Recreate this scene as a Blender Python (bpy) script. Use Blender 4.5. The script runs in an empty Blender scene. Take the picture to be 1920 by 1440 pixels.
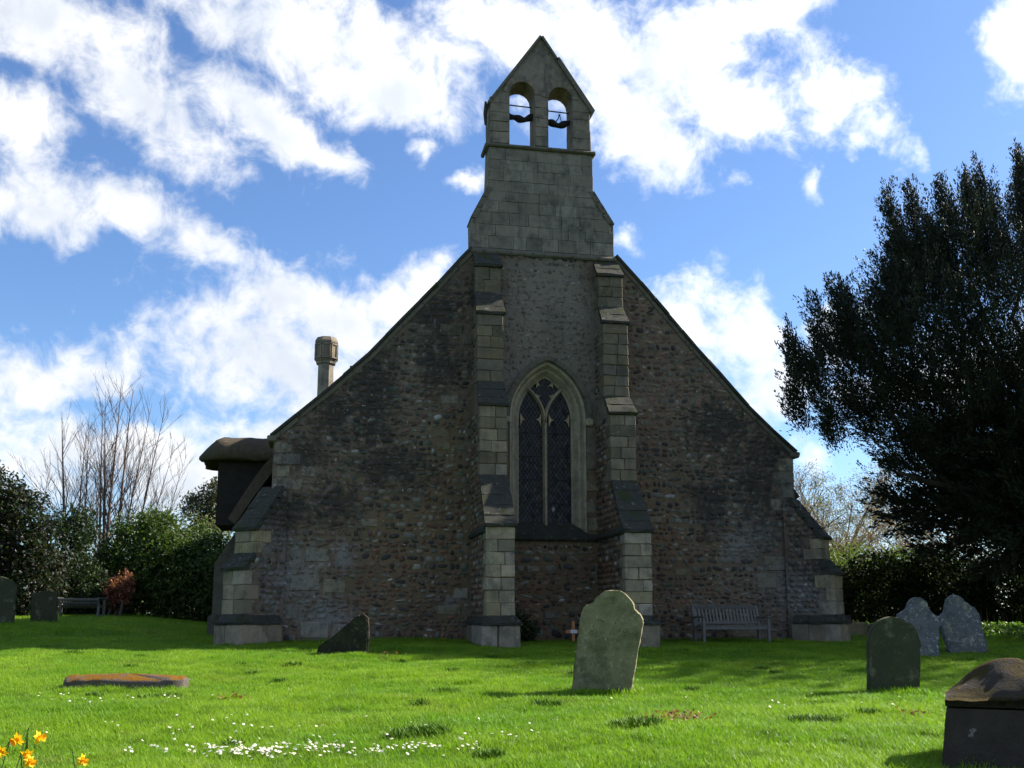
import bpy, bmesh, math, random
import numpy as np
from mathutils import Vector, Matrix
from mathutils.geometry import delaunay_2d_cdt

random.seed(11)
rng = np.random.default_rng(11)
SC = bpy.context.scene
COL = SC.collection
PI = math.pi

# ------------------------------------------------------------------ camera, sky, sun, exposure
cd = bpy.data.cameras.new('camera')
cam = bpy.data.objects.new('camera', cd)
COL.objects.link(cam)
cd.sensor_width = 36.0
cd.lens = 35.625
cd.shift_y = 0.0521
cd.clip_start = 0.05
cd.clip_end = 2000
cam.location = (0, -22.5, 0.57)
cam.rotation_euler = (math.radians(90 + 10.0), 0, math.radians(-10.73))
SC.camera = cam

SUN_EL = math.radians(37.0)
SUN_A = math.radians(11.0)          # from +X (along the gable wall) towards +Y (behind it)
SUN_DIR = Vector((math.cos(SUN_EL) * math.cos(SUN_A), math.cos(SUN_EL) * math.sin(SUN_A), math.sin(SUN_EL)))
SKY_STRENGTH = 0.055
SUN_STRENGTH = 5.0
EXPOSURE = 1.45
CLOUD = 7.8                        # cloud radiance before the background strength

sl = bpy.data.lights.new('sun', 'SUN')
sl.energy = SUN_STRENGTH
sl.angle = math.radians(0.55)
sl.color = (1.0, 0.93, 0.82)
sun = bpy.data.objects.new('sun', sl)
COL.objects.link(sun)
sun.rotation_euler = (-SUN_DIR).to_track_quat('-Z', 'Y').to_euler()
sun.location = (40, 10, 40)

SC.view_settings.view_transform = 'Standard'
SC.view_settings.look = 'None'
SC.view_settings.exposure = EXPOSURE
SC.view_settings.gamma = 1.0
SC.view_settings.use_curve_mapping = False
SC.cycles.max_bounces = 6
SC.cycles.transparent_max_bounces = 6


class NT:
    """small node helper"""
    def __init__(self, tree):
        self.t = tree

    def new(self, typ, **kw):
        n = self.t.nodes.new(typ)
        for k, v in kw.items():
            setattr(n, k, v)
        return n

    def link(self, a, b):
        self.t.links.new(a, b)

    def put(self, sock, v):
        if isinstance(v, bpy.types.NodeSocket):
            self.link(v, sock)
        else:
            sock.default_value = v

    def math(self, op, a, b=None, c=None, clamp=False):
        n = self.new('ShaderNodeMath', operation=op, use_clamp=clamp)
        self.put(n.inputs[0], a)
        if b is not None:
            self.put(n.inputs[1], b)
        if c is not None:
            self.put(n.inputs[2], c)
        return n.outputs[0]

    def vmath(self, op, a, b=None):
        n = self.new('ShaderNodeVectorMath', operation=op)
        self.put(n.inputs[0], a)
        if b is not None:
            self.put(n.inputs[1], b)
        return n.outputs['Value'] if op in ('LENGTH', 'DOT_PRODUCT') else n.outputs[0]

    def noise(self, vec, scale, detail=4.0, rough=0.55, dist=0.0, color=False):
        n = self.new('ShaderNodeTexNoise')
        if vec is not None:
            self.link(vec, n.inputs['Vector'])
        n.inputs['Scale'].default_value = scale
        n.inputs['Detail'].default_value = detail
        n.inputs['Roughness'].default_value = rough
        n.inputs['Distortion'].default_value = dist
        return n.outputs['Color'] if color else n.outputs[0]

    def sstep(self, v, a, b, lo=0.0, hi=1.0):
        n = self.new('ShaderNodeMapRange', interpolation_type='SMOOTHSTEP')
        self.put(n.inputs['Value'], v)
        n.inputs['From Min'].default_value = a
        n.inputs['From Max'].default_value = b
        n.inputs['To Min'].default_value = lo
        n.inputs['To Max'].default_value = hi
        return n.outputs[0]

    def mix(self, f, a, b, blend='MIX'):
        n = self.new('ShaderNodeMix', data_type='RGBA', blend_type=blend)
        self.put(n.inputs[0], f)
        for s, v in ((n.inputs[6], a), (n.inputs[7], b)):
            if isinstance(v, tuple) and len(v) == 3:
                v = (*v, 1)
            self.put(s, v)
        return n.outputs[2]

    def blob(self, vec, cx, cy, rx, ry, ang=0.0, cz=0.0, rz=1.0):
        m = self.new('ShaderNodeMapping', vector_type='TEXTURE')
        self.link(vec, m.inputs['Vector'])
        m.inputs['Location'].default_value = (cx, cy, cz)
        m.inputs['Rotation'].default_value = (0, 0, ang)
        m.inputs['Scale'].default_value = (rx, ry, rz)
        return self.vmath('LENGTH', m.outputs[0])


# ---- world: Nishita sky with a broken layer of cumulus
world = bpy.data.worlds.new('World')
SC.world = world
world.use_nodes = True
wt = world.node_tree
wt.nodes.clear()
N = NT(wt)
sky = N.new('ShaderNodeTexSky', sky_type='NISHITA')
sky.sun_disc = False
sky.sun_elevation = SUN_EL
sky.sun_rotation = math.radians(90.0 - math.degrees(SUN_A))
sky.altitude = 50
sky.air_density = 1.0
sky.dust_density = 0.6
sky.ozone_density = 2.0
geo = N.new('ShaderNodeTexCoord')
sep = N.new('ShaderNodeSeparateXYZ')
N.link(geo.outputs['Generated'], sep.inputs[0])
az = N.math('ARCTAN2', sep.outputs[0], sep.outputs[1])
el = N.math('ARCSINE', sep.outputs[2])
ae = N.new('ShaderNodeCombineXYZ')
N.link(az, ae.inputs[0])
N.link(el, ae.inputs[1])
aev = ae.outputs[0]
dirv = geo.outputs['Generated']
warp = N.noise(dirv, 9.0, 5, 0.6, color=True)
wv = N.vmath('SUBTRACT', warp, (0.5, 0.5, 0.5))
wsc = N.new('ShaderNodeVectorMath', operation='SCALE')
N.link(wv, wsc.inputs[0])
wsc.inputs['Scale'].default_value = 0.085
pv = N.vmath('ADD', aev, wsc.outputs[0])
flat = N.new('ShaderNodeVectorMath', operation='MULTIPLY')
N.link(pv, flat.inputs[0])
flat.inputs[1].default_value = (1, 1, 0)
pv = flat.outputs[0]
CLOUDS = [(-0.273, 0.52, 0.121, 0.031, 0, 1), (-0.192, 0.483, 0.104, 0.038, 35, 1), (-0.067, 0.46, 0.09, 0.028, 25, 1), (-0.001, 0.43, 0.041, 0.018, 25, 0.9),
          (-0.022, 0.541, 0.143, 0.049, 0, 1), (0.057, 0.503, 0.084, 0.035, 0, 1), (0.21, 0.559, 0.161, 0.043, 0, 1), (0.34, 0.522, 0.134, 0.055, 0, 1),
          (0.322, 0.47, 0.089, 0.043, 35, 1), (0.416, 0.484, 0.07, 0.035, 20, 0.9), (0.508, 0.48, 0.054, 0.029, 25, 1), (0.554, 0.439, 0.029, 0.015, 35, 0.9),
          (0.431, 0.564, 0.092, 0.02, 0, 1), (-0.299, 0.432, 0.042, 0.037, 0, 1), (-0.273, 0.364, 0.067, 0.034, 10, 1), (-0.184, 0.37, 0.073, 0.026, 15, 0.9),
          (-0.123, 0.343, 0.045, 0.024, 35, 0.9), (0.089, 0.46, 0.019, 0.014, 0, 0.8), (0.145, 0.427, 0.023, 0.013, 0, 0.7), (0.304, 0.367, 0.013, 0.008, 0, 0.6),
          (0.501, 0.408, 0.006, 0.007, 0, 0.22), (-0.049, 0.302, 0.065, 0.038, 0, 1), (0.02, 0.289, 0.069, 0.038, 0, 1), (0.084, 0.301, 0.038, 0.028, 0, 1),
          (0.105, 0.325, 0.033, 0.023, 0, 1), (-0.046, 0.236, 0.123, 0.054, 15, 1), (-0.225, 0.218, 0.055, 0.031, -10, 0.9), (-0.278, 0.204, 0.048, 0.042, 0, 0.9),
          (-0.247, 0.139, 0.084, 0.033, 0, 1), (-0.14, 0.13, 0.072, 0.035, 0, 1), (-0.118, 0.252, 0.04, 0.02, 0, 0.7), (0.355, 0.291, 0.048, 0.036, 0, 1),
          (0.417, 0.262, 0.062, 0.036, 20, 1), (0.441, 0.225, 0.045, 0.041, 0, 1), (0.473, 0.157, 0.02, 0.023, 0, 0.7), (0.513, 0.265, 0.029, 0.025, 0, 0.9),
          (0.595, 0.219, 0.077, 0.029, 0, 0.8), (0.685, 0.495, 0.024, 0.044, 15, 1), (-0.003, 0.171, 0.103, 0.031, 0, 0.8)]
field = None
for cx, cy, rx, ry, a, s in CLOUDS:
    L = N.blob(pv, cx, cy, rx * 1.12, ry * 1.15, -math.radians(a))
    f = N.math('MULTIPLY_ADD', L, -s, s)
    if field is None:
        field = f
    else:
        n = N.new('ShaderNodeMath', operation='SMOOTH_MAX')
        N.link(field, n.inputs[0])
        N.link(f, n.inputs[1])
        n.inputs[2].default_value = 0.25
        field = n.outputs[0]
# the rest of the sky carries similar broken cloud, thinned to dim the ambient light
big = N.noise(dirv, 3.2, 3, 0.5)
outf = N.math('MULTIPLY_ADD', big, 7.0, -3.72)
azo = N.math('ABSOLUTE', N.math('SUBTRACT', az, 0.19))
away = N.math('MAXIMUM', N.sstep(azo, 0.52, 0.75), N.sstep(el, 0.60, 0.75))
outf = N.math('MULTIPLY_ADD', away, 3.0, N.math('SUBTRACT', outf, 3.0))
field = N.math('MAXIMUM', field, outf)
fine = N.noise(dirv, 26.0, 9, 0.62, 0.3)
edge = N.math('MULTIPLY_ADD', N.math('SUBTRACT', fine, 0.5), 2.3, field)
dens = N.sstep(edge, -0.22, 0.80)
dens = N.math('MULTIPLY', dens, N.sstep(el, -0.02, 0.05))
shade = N.noise(N.vmath('ADD', dirv, (0.02, 0.0, 0.035)), 11.0, 6, 0.55)
body = N.sstep(N.math('MULTIPLY_ADD', field, 0.25, N.math('SUBTRACT', shade, 0.5)), -0.02, 0.40)
tosun = N.vmath('DOT_PRODUCT', dirv, tuple(SUN_DIR))
glow = N.sstep(tosun, 0.2, 0.85, 1.0, 1.32)
cl_col = N.mix(body, (1.0, 1.0, 1.0), (0.67, 0.725, 0.81))
cscale = N.new('ShaderNodeVectorMath', operation='SCALE')
N.link(cl_col, cscale.inputs[0])
N.link(N.math('MULTIPLY', glow, CLOUD), cscale.inputs['Scale'])
tint = N.mix(1.0, sky.outputs[0], (0.84, 1.04, 1.30), 'MULTIPLY')
final = N.mix(N.math('MULTIPLY', dens, 0.97), tint, cscale.outputs[0])
bg = N.new('ShaderNodeBackground')
N.link(final, bg.inputs[0])
bg.inputs[1].default_value = SKY_STRENGTH
wo = N.new('ShaderNodeOutputWorld')
N.link(bg.outputs[0], wo.inputs[0])
world.cycles.sampling_method = 'MANUAL'
world.cycles.sample_map_resolution = 512

# ------------------------------------------------------------------ object helpers
WL = {}


def thing(name, label, cat, loc=(0, 0, 0), group=None):
    o = bpy.data.objects.new(name, None)
    o.empty_display_size = 0.2
    COL.objects.link(o)
    o.location = loc
    WL[o.name] = Vector(loc)
    o['label'] = label
    o['category'] = cat
    if group:
        o['group'] = group
    return o


def tag(o, label=None, cat=None, group=None, kind=None):
    for k, v in (('label', label), ('category', cat), ('group', group), ('kind', kind)):
        if v:
            o[k] = v
    return o


def fast_mesh(name, verts, loops, counts, col=None, smooth=False):
    verts = np.asarray(verts, dtype=np.float32).reshape(-1, 3)
    loops = np.asarray(loops, dtype=np.int32).ravel()
    counts = np.asarray(counts, dtype=np.int32).ravel()
    me = bpy.data.meshes.new(name)
    me.vertices.add(len(verts))
    me.vertices.foreach_set('co', verts.ravel())
    me.loops.add(len(loops))
    me.loops.foreach_set('vertex_index', loops)
    me.polygons.add(len(counts))
    starts = np.zeros(len(counts), dtype=np.int32)
    starts[1:] = np.cumsum(counts)[:-1]
    me.polygons.foreach_set('loop_start', starts)
    me.polygons.foreach_set('loop_total', counts)
    if len(counts):
        me.polygons.foreach_set('use_smooth', np.full(len(counts), bool(smooth)))
    me.update(calc_edges=True)
    if col is not None:
        a = me.color_attributes.new('Col', 'FLOAT_COLOR', 'POINT')
        c = np.ones((len(verts), 4), dtype=np.float32)
        c[:, :3] = np.asarray(col, dtype=np.float32)
        a.data.foreach_set('color', c.ravel())
    return me


def obj(name, verts, loops, counts, mat, parent=None, col=None, smooth=False, loc=None):
    """one mesh object; verts are given in world coordinates"""
    verts = np.asarray(verts, dtype=np.float64).reshape(-1, 3)
    pw = WL[parent.name] if parent else Vector((0, 0, 0))
    if loc is None:
        lo, hi = verts.min(0), verts.max(0)
        loc = ((lo[0] + hi[0]) / 2, (lo[1] + hi[1]) / 2, lo[2])
    loc = Vector(loc)
    me = fast_mesh(name, verts - np.array(loc), loops, counts, col, smooth)
    me.materials.append(mat)
    o = bpy.data.objects.new(name, me)
    COL.objects.link(o)
    if parent:
        o.parent = parent
    o.location = loc - pw
    WL[o.name] = loc
    return o


def obj_faces(name, verts, faces, mat, parent=None, col=None, smooth=False, loc=None):
    loops = [i for f in faces for i in f]
    counts = [len(f) for f in faces]
    return obj(name, verts, loops, counts, mat, parent, col, smooth, loc)


class MB:
    """collects simple shapes into one mesh"""
    def __init__(self):
        self.v = []
        self.f = []
        self.c = []

    def add(self, verts, faces, col=None):
        n = len(self.v)
        self.v += [tuple(p) for p in verts]
        self.f += [tuple(i + n for i in f) for f in faces]
        self.c += [col or (1, 1, 1)] * len(verts)

    def box(self, x0, x1, y0, y1, z0, z1, bev=0.01, jit=0.0, M=None, col=None):
        v, f = chamfer_box(x0, x1, y0, y1, z0, z1, bev, jit)
        if M is not None:
            v = [M @ Vector(p) for p in v]
        self.add(v, f, col)

    def tube(self, pts, rad, k=6, col=None, cap=True):
        v, f = tube(pts, rad, k, cap)
        self.add(v, f, col)

    def build(self, name, mat, parent=None, smooth=False, loc=None):
        return obj_faces(name, self.v, self.f, mat, parent, np.array(self.c), smooth, loc)


def chamfer_box(x0, x1, y0, y1, z0, z1, b=0.01, jit=0.0):
    b = min(b, (x1 - x0) * .45, (y1 - y0) * .45, (z1 - z0) * .45)
    xs, ys, zs = (x0, x1), (y0, y1), (z0, z1)
    V = []
    idx = {}
    for i in (0, 1):
        for j in (0, 1):
            for k in (0, 1):
                jx, jy, jz = (random.uniform(-jit, jit) for _ in range(3))
                for ax in range(3):
                    p = [xs[i] + jx, ys[j] + jy, zs[k] + jz]
                    s = (i, j, k)
                    for a in range(3):
                        if a != ax:
                            p[a] += b if s[a] == 0 else -b
                    idx[(i, j, k, ax)] = len(V)
                    V.append(tuple(p))
    F = []
    def q(*ks):
        F.append(tuple(idx[k] for k in ks))
    for s in (0, 1):
        a = [(s, 0, 0, 0), (s, 1, 0, 0), (s, 1, 1, 0), (s, 0, 1, 0)]
        q(*(a if s else a[::-1]))
        a = [(0, s, 0, 1), (0, s, 1, 1), (1, s, 1, 1), (1, s, 0, 1)]
        q(*(a if s else a[::-1]))
        a = [(0, 0, s, 2), (1, 0, s, 2), (1, 1, s, 2), (0, 1, s, 2)]
        q(*(a if s else a[::-1]))
    for j in (0, 1):
        for k in (0, 1):
            a = [(0, j, k, 1), (1, j, k, 1), (1, j, k, 2), (0, j, k, 2)]
            q(*(a if (j ^ k) else a[::-1]))
    for i in (0, 1):
        for k in (0, 1):
            a = [(i, 0, k, 0), (i, 1, k, 0), (i, 1, k, 2), (i, 0, k, 2)]
            q(*(a[::-1] if (i ^ k) else a))
    for i in (0, 1):
        for j in (0, 1):
            a = [(i, j, 0, 0), (i, j, 1, 0), (i, j, 1, 1), (i, j, 0, 1)]
            q(*(a if (i ^ j) else a[::-1]))
    for i in (0, 1):
        for j in (0, 1):
            for k in (0, 1):
                a = [(i, j, k, 0), (i, j, k, 1), (i, j, k, 2)]
                q(*(a if (i ^ j ^ k) else a[::-1]))
    return V, F


def tube(pts, rad, k=6, cap=True):
    P = [Vector(p) for p in pts]
    n = len(P)
    R = rad if hasattr(rad, '__len__') else [rad] * n
    V, F = [], []
    T0 = (P[1] - P[0]).normalized()
    ref = Vector((0, 0, 1)) if abs(T0.z) < 0.9 else Vector((1, 0, 0))
    U = T0.cross(ref).normalized()
    for i in range(n):
        T = (P[min(i + 1, n - 1)] - P[max(i - 1, 0)]).normalized()
        U = (U - T * U.dot(T)).normalized()
        W = T.cross(U)
        for j in range(k):
            a = 2 * PI * j / k
            V.append(P[i] + (U * math.cos(a) + W * math.sin(a)) * R[i])
    for i in range(n - 1):
        for j in range(k):
            a, b = i * k + j, i * k + (j + 1) % k
            F.append((a, b, b + k, a + k))
    if cap:
        F.append(tuple(range(k - 1, -1, -1)))
        F.append(tuple(range((n - 1) * k, n * k)))
    return V, F


def extrude_poly(outer, holes, y0, y1):
    """prism of a polygon with holes in the XZ plane between y0 (front) and y1"""
    rings = [outer] + holes
    flat = [p for r in rings for p in r]
    n = len(flat)
    edges, k = [], 0
    for r in rings:
        edges += [(k + i, k + (i + 1) % len(r)) for i in range(len(r))]
        k += len(r)
    res = delaunay_2d_cdt([Vector(p) for p in flat], edges, [], 0, 1e-7)
    vmap = [o[0] if o else -1 for o in res[3]]
    tris = []
    for t in res[2]:
        t = [vmap[i] for i in t]
        if min(t) < 0 or len(set(t)) < 3:
            continue
        cx = sum(flat[i][0] for i in t) / 3
        cz = sum(flat[i][1] for i in t) / 3
        if inside(outer, cx, cz) and not any(inside(h, cx, cz) for h in holes):
            tris.append(t)
    V = [(p[0], y0, p[1]) for p in flat] + [(p[0], y1, p[1]) for p in flat]
    F = []
    for t in tris:
        a, b, c = (flat[i] for i in t)
        s = (b[0] - a[0]) * (c[1] - a[1]) - (b[1] - a[1]) * (c[0] - a[0])
        t = tuple(t) if s > 0 else tuple(t)[::-1]
        F.append(t)
        F.append(tuple(i + n for i in t[::-1]))
    k = 0
    for ri, r in enumerate(rings):
        m = len(r)
        area = sum(r[i][0] * r[(i + 1) % m][1] - r[(i + 1) % m][0] * r[i][1] for i in range(m))
        fl = (area > 0) == (ri == 0)
        for i in range(m):
            a, b = k + i, k + (i + 1) % m
            F.append((a, a + n, b + n, b) if fl else (a, b, b + n, a + n))
        k += m
    return V, F


def inside(poly, x, z):
    c = False
    n = len(poly)
    j = n - 1
    for i in range(n):
        xi, zi = poly[i]
        xj, zj = poly[j]
        if (zi > z) != (zj > z) and x < (xj - xi) * (z - zi) / (zj - zi) + xi:
            c = not c
        j = i
    return c


# value noise on the CPU for shapes
_NG = rng.random((64, 64, 64))


def vnoise(x, y, z=0.0):
    x, y, z = np.broadcast_arrays(np.asarray(x, float), np.asarray(y, float), np.asarray(z, float))
    def f(t):
        i = np.floor(t).astype(int)
        u = t - i
        return i % 64, (i + 1) % 64, u * u * (3 - 2 * u)
    xi, xj, u = f(x)
    yi, yj, v = f(y)
    zi, zj, w = f(z)
    def L(a, b, t):
        return a + (b - a) * t
    return L(L(L(_NG[xi, yi, zi], _NG[xj, yi, zi], u), L(_NG[xi, yj, zi], _NG[xj, yj, zi], u), v),
             L(L(_NG[xi, yi, zj], _NG[xj, yi, zj], u), L(_NG[xi, yj, zj], _NG[xj, yj, zj], u), v), w)


def fbm(x, y, z=0.0, o=4):
    s, a, t = 0.0, 1.0, 0.0
    for i in range(o):
        s = s + a * vnoise(np.asarray(x) * 2 ** i + 7.3 * i, np.asarray(y) * 2 ** i + 3.1 * i, np.asarray(z) * 2 ** i)
        t += a
        a *= 0.5
    return s / t


# ------------------------------------------------------------------ materials
def mat(name):
    m = bpy.data.materials.new(name)
    m.use_nodes = True
    t = m.node_tree
    t.nodes.clear()
    n = NT(t)
    out = n.new('ShaderNodeOutputMaterial')
    return m, n, out


def bsdf(n, out, col, rough=0.85, spec=0.25, bump=None, bstr=0.4, bdist=0.01, emis=None):
    b = n.new('ShaderNodeBsdfPrincipled')
    n.put(b.inputs['Base Color'], col if not isinstance(col, tuple) else (*col, 1))
    n.put(b.inputs['Roughness'], rough)
    b.inputs['Specular IOR Level'].default_value = spec
    if bump is not None:
        bp = n.new('ShaderNodeBump')
        bp.inputs['Strength'].default_value = bstr
        bp.inputs['Distance'].default_value = bdist
        n.link(bump, bp.inputs['Height'])
        n.link(bp.outputs[0], b.inputs['Normal'])
    n.link(b.outputs[0], out.inputs[0])
    return b


def pos(n):
    return n.new('ShaderNodeNewGeometry').outputs['Position']


def attr(n, name='Col'):
    a = n.new('ShaderNodeAttribute')
    a.attribute_name = name
    return a.outputs['Color']


BLACK = [(1.05, 5.4, 0.75, 1.9), (0.2, 5.0, 0.8, 0.7), (2.5, 7.4, 0.8, 1.2), (-0.45, 4.05, 0.7, 0.5), (1.5, 3.9, 1.2, 0.7), (2.6, 6.2, 0.7, 0.9),
         (10.2, 3.7, 1.0, 1.4), (9.3, 5.0, 0.9, 0.9), (10.5, 4.4, 0.8, 0.8), (11.6, 2.0, 0.8, 0.9), (-0.7, 2.9, 0.6, 0.7), (0.3, 3.0, 0.7, 0.5),
         (9.0, 3.2, 0.7, 0.9), (3.6, 8.0, 0.6, 0.5)]
PALE = [(-0.5, 1.35, 1.0, 1.0), (0.2, 0.55, 0.9, 0.6), (-0.8, 2.2, 0.6, 0.5), (0.5, 1.9, 0.5, 0.5), (9.6, 2.2, 0.7, 0.6), (10.9, 1.2, 0.9, 1.0),
        (11.0, 3.6, 0.3, 0.8), (2.9, 0.85, 0.5, 0.25), (10.2, 2.6, 0.6, 0.5)]


def wall_weather(n, col, amount=1.0):
    """lichen and bloom with shapes of their own, in the wall's own coordinates"""
    p = pos(n)
    s = n.new('ShaderNodeSeparateXYZ')
    n.link(p, s.inputs[0])
    c = n.new('ShaderNodeCombineXYZ')
    n.link(s.outputs[0], c.inputs[0])
    n.link(s.outputs[2], c.inputs[1])
    w = n.new('ShaderNodeVectorMath', operation='SCALE')
    n.link(n.vmath('SUBTRACT', n.noise(c.outputs[0], 1.1, 4, 0.6, color=True), (0.5, 0.5, 0.5)), w.inputs[0])
    w.inputs['Scale'].default_value = 0.9
    fl = n.new('ShaderNodeVectorMath', operation='MULTIPLY')
    n.link(n.vmath('ADD', c.outputs[0], w.outputs[0]), fl.inputs[0])
    fl.inputs[1].default_value = (1, 1, 0)
    q = fl.outputs[0]
    def field(lst):
        r = None
        for b in lst:
            f = n.math('SUBTRACT', 1.0, n.blob(q, *b))
            r = f if r is None else n.math('MAXIMUM', r, f)
        return r
    grain = n.noise(p, 5.0, 9, 0.72)
    bl = n.sstep(n.math('MULTIPLY_ADD', n.math('SUBTRACT', grain, 0.5), 4.2, field(BLACK)), -0.15, 0.75, 0.0, 0.80 * amount)
    pl = n.sstep(n.math('MULTIPLY_ADD', n.math('SUBTRACT', grain, 0.5), 3.6, field(PALE)), 0.0, 0.95, 0.0, 0.62 * amount)
    col = n.mix(pl, col, (0.27, 0.255, 0.25))
    col = n.mix(bl, col, (0.030, 0.031, 0.030))
    big_ = n.noise(p, 0.8, 3, 0.5)
    col = n.mix(n.sstep(big_, 0.4, 0.7, 0.0, 0.35), col, (0.075, 0.062, 0.045))
    warm = n.sstep(n.math('MULTIPLY_ADD', n.math('SUBTRACT', n.noise(p, 1.3, 6, .65), .5), 1.6, n.blob(q, 4.6, 1.6, 4.6, 3.4)), .65, 1.25, 0, .42)
    hs = n.new('ShaderNodeHueSaturation')
    hs.inputs['Saturation'].default_value = .35
    hs.inputs['Value'].default_value = .80
    n.link(col, hs.inputs['Color'])
    col = n.mix(warm, col, hs.outputs[0])
    col = n.mix(n.sstep(n.noise(p, 6.5, 8, .75), .50, .62, 0, .55), col, (0.035, 0.033, 0.030))
    col = n.mix(n.sstep(n.noise(p, 2.6, 8, .7), .56, .70, 0, .4), col, (0.21, 0.20, 0.18))
    spot = n.sstep(n.noise(p, 12.0, 3, 0.5), 0.685, 0.73, 0.0, 0.7)
    return n.mix(spot, col, (0.46, 0.45, 0.40)), grain


# mortar of the rubble walls
M_MORTAR, n, out = mat('rubble_mortar')
p = pos(n)
s = n.new('ShaderNodeSeparateXYZ')
n.link(p, s.inputs[0])
base = n.mix(n.noise(p, 3.0, 5, 0.6), (0.12, 0.080, 0.048), (0.215, 0.152, 0.092))
cxy = n.new('ShaderNodeCombineXYZ')
n.link(s.outputs[0], cxy.inputs[0])
n.link(s.outputs[2], cxy.inputs[1])
mid = n.sstep(n.math('MULTIPLY_ADD', n.math('SUBTRACT', n.noise(p, 2.0, 4, .6), .5), .5, n.blob(cxy.outputs[0], 5.1, 6.3, 1.5, 3.5)), 0.75, 1.05, 1.0, 0.0)
base = n.mix(mid, base, (0.205, 0.168, 0.125))
base = n.mix(n.sstep(n.noise(p, 22, 3, .6), .55, .75, 0, .7), base, (0.06, 0.055, 0.05))
c, g = wall_weather(n, base)
bsdf(n, out, c, 0.95, 0.1, n.noise(p, 30, 4, .7), 0.7, 0.03)

# rubble stones, one colour per stone
M_STONE, n, out = mat('rubble_stone')
p = pos(n)
c = n.mix(n.noise(p, 26, 4, .65), attr(n), (0.08, 0.07, 0.055), 'MIX')
c = n.mix(0.55, c, attr(n))
c, g = wall_weather(n, c, 0.85)
bsdf(n, out, c, 0.9, 0.15, n.noise(p, 40, 4, .6), 0.5, 0.015)


def ashlar_material(name, weather):
    m, n, out = mat(name)
    p = pos(n)
    a = attr(n)
    c = n.mix(n.sstep(n.noise(p, 7, 5, .65), .38, .72, 0, .65), a, (0.17, 0.15, 0.105))
    c = n.mix(n.sstep(n.noise(p, 2.2, 8, .7), .44, .66, 0, .85 * weather), c, (0.070, 0.066, 0.056))
    mp = n.new('ShaderNodeMapping')
    n.link(p, mp.inputs[0])
    mp.inputs['Scale'].default_value = (5.0, 5.0, .55)
    c = n.mix(n.sstep(n.noise(mp.outputs[0], 1.0, 6, .7), .50, .68, 0, .6 * weather), c, (0.050, 0.050, 0.046))
    c = n.mix(n.sstep(n.noise(p, 16, 3, .5), .66, .72, 0, .5), c, (0.38, 0.37, 0.31))
    c = n.mix(n.sstep(n.noise(p, 60, 3, .6), .55, .7, 0, .4), c, (0.09, 0.08, 0.06))
    bsdf(n, out, c, 0.92, 0.15, n.noise(p, 35, 5, .7), 0.55, 0.012)
    return m


M_ASH = ashlar_material('limestone_ashlar', 0.7)
M_BELL = ashlar_material('weathered_bellcote_stone', 1.0)
M_FRAME = ashlar_material('window_limestone', 0.45)

M_DRESSED, n, out = mat('dressed_wall_stone')
p = pos(n)
c = n.mix(n.sstep(n.noise(p, 8, 5, .65), .40, .72, 0, .6), attr(n), (0.11, 0.10, 0.075))
c, g = wall_weather(n, c, .75)
bsdf(n, out, c, 0.92, 0.15, n.noise(p, 35, 5, .7), 0.6, 0.015)

M_COPE, n, out = mat('blackened_coping_stone')
p = pos(n)
c = n.mix(n.noise(p, 5, 5, .65), (0.022, 0.023, 0.021), (0.07, 0.068, 0.055))
c = n.mix(n.sstep(n.noise(p, 11, 3, .5), .62, .70, 0, .6), c, (0.17, 0.17, 0.13))
c = n.mix(n.sstep(n.noise(p, 3.1, 4, .6), .56, .66, 0, .8), c, (0.035, 0.045, 0.012))
bsdf(n, out, c, 0.95, 0.12, n.noise(p, 28, 5, .7), 0.9, 0.03)

M_VERGE, n, out = mat('verge_stone')
p = pos(n)
c = n.mix(n.noise(p, 4, 5, .6), (0.06, 0.058, 0.048), (0.17, 0.155, 0.12))
c = n.mix(n.sstep(n.noise(p, 9, 3, .5), .58, .68, 0, .6), c, (0.03, 0.03, 0.025))
bsdf(n, out, c, 0.92, 0.15, n.noise(p, 24, 5, .7), 0.7, 0.02)

M_THATCH, n, out = mat('thatch')
p = pos(n)
mp = n.new('ShaderNodeMapping')
n.link(p, mp.inputs[0])
mp.inputs['Scale'].default_value = (9, 38, 6)
st = n.noise(mp.outputs[0], 1.0, 6, .75)
c = n.mix(st, (0.018, 0.015, 0.012), (0.15, 0.12, 0.082))
c = n.mix(n.sstep(n.noise(p, 1.6, 4, .6), .45, .7, 0, .6), c, (0.06, 0.055, 0.04))
bsdf(n, out, c, 0.95, 0.1, st, 1.0, 0.04)

M_DARKWOOD, n, out = mat('dark_timber')
p = pos(n)
c = n.mix(n.noise(p, 6, 4, .6), (0.010, 0.009, 0.008), (0.030, 0.026, 0.022))
bsdf(n, out, c, 0.85, 0.2, n.noise(p, 30, 4, .6), .4, .01)

M_TEAK, n, out = mat('weathered_bench_timber')
p = pos(n)
mp = n.new('ShaderNodeMapping')
n.link(p, mp.inputs[0])
mp.inputs['Scale'].default_value = (25, 25, 4)
c = n.mix(n.noise(mp.outputs[0], 1.0, 5, .65), (0.10, 0.095, 0.085), (0.27, 0.26, 0.24))
c = n.mix(.65, c, attr(n), 'MULTIPLY')
bsdf(n, out, c, 0.8, 0.25, n.noise(mp.outputs[0], 1.5, 4, .6), .4, .008)

M_ORANGEWOOD, n, out = mat('varnished_cross_timber')
p = pos(n)
c = n.mix(n.noise(p, 12, 4, .6), (0.42, 0.17, 0.055), (0.60, 0.27, 0.10))
bsdf(n, out, c, 0.5, 0.4)

M_PLAQUE, n, out = mat('white_plaque')
bsdf(n, out, (0.72, 0.72, 0.74), 0.4, 0.5)

M_IRON, n, out = mat('iron')
bsdf(n, out, (0.03, 0.028, 0.027), 0.6, 0.4)

M_LEAD, n, out = mat('lead_came')
bsdf(n, out, (0.035, 0.036, 0.04), 0.55, 0.4)

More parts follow.
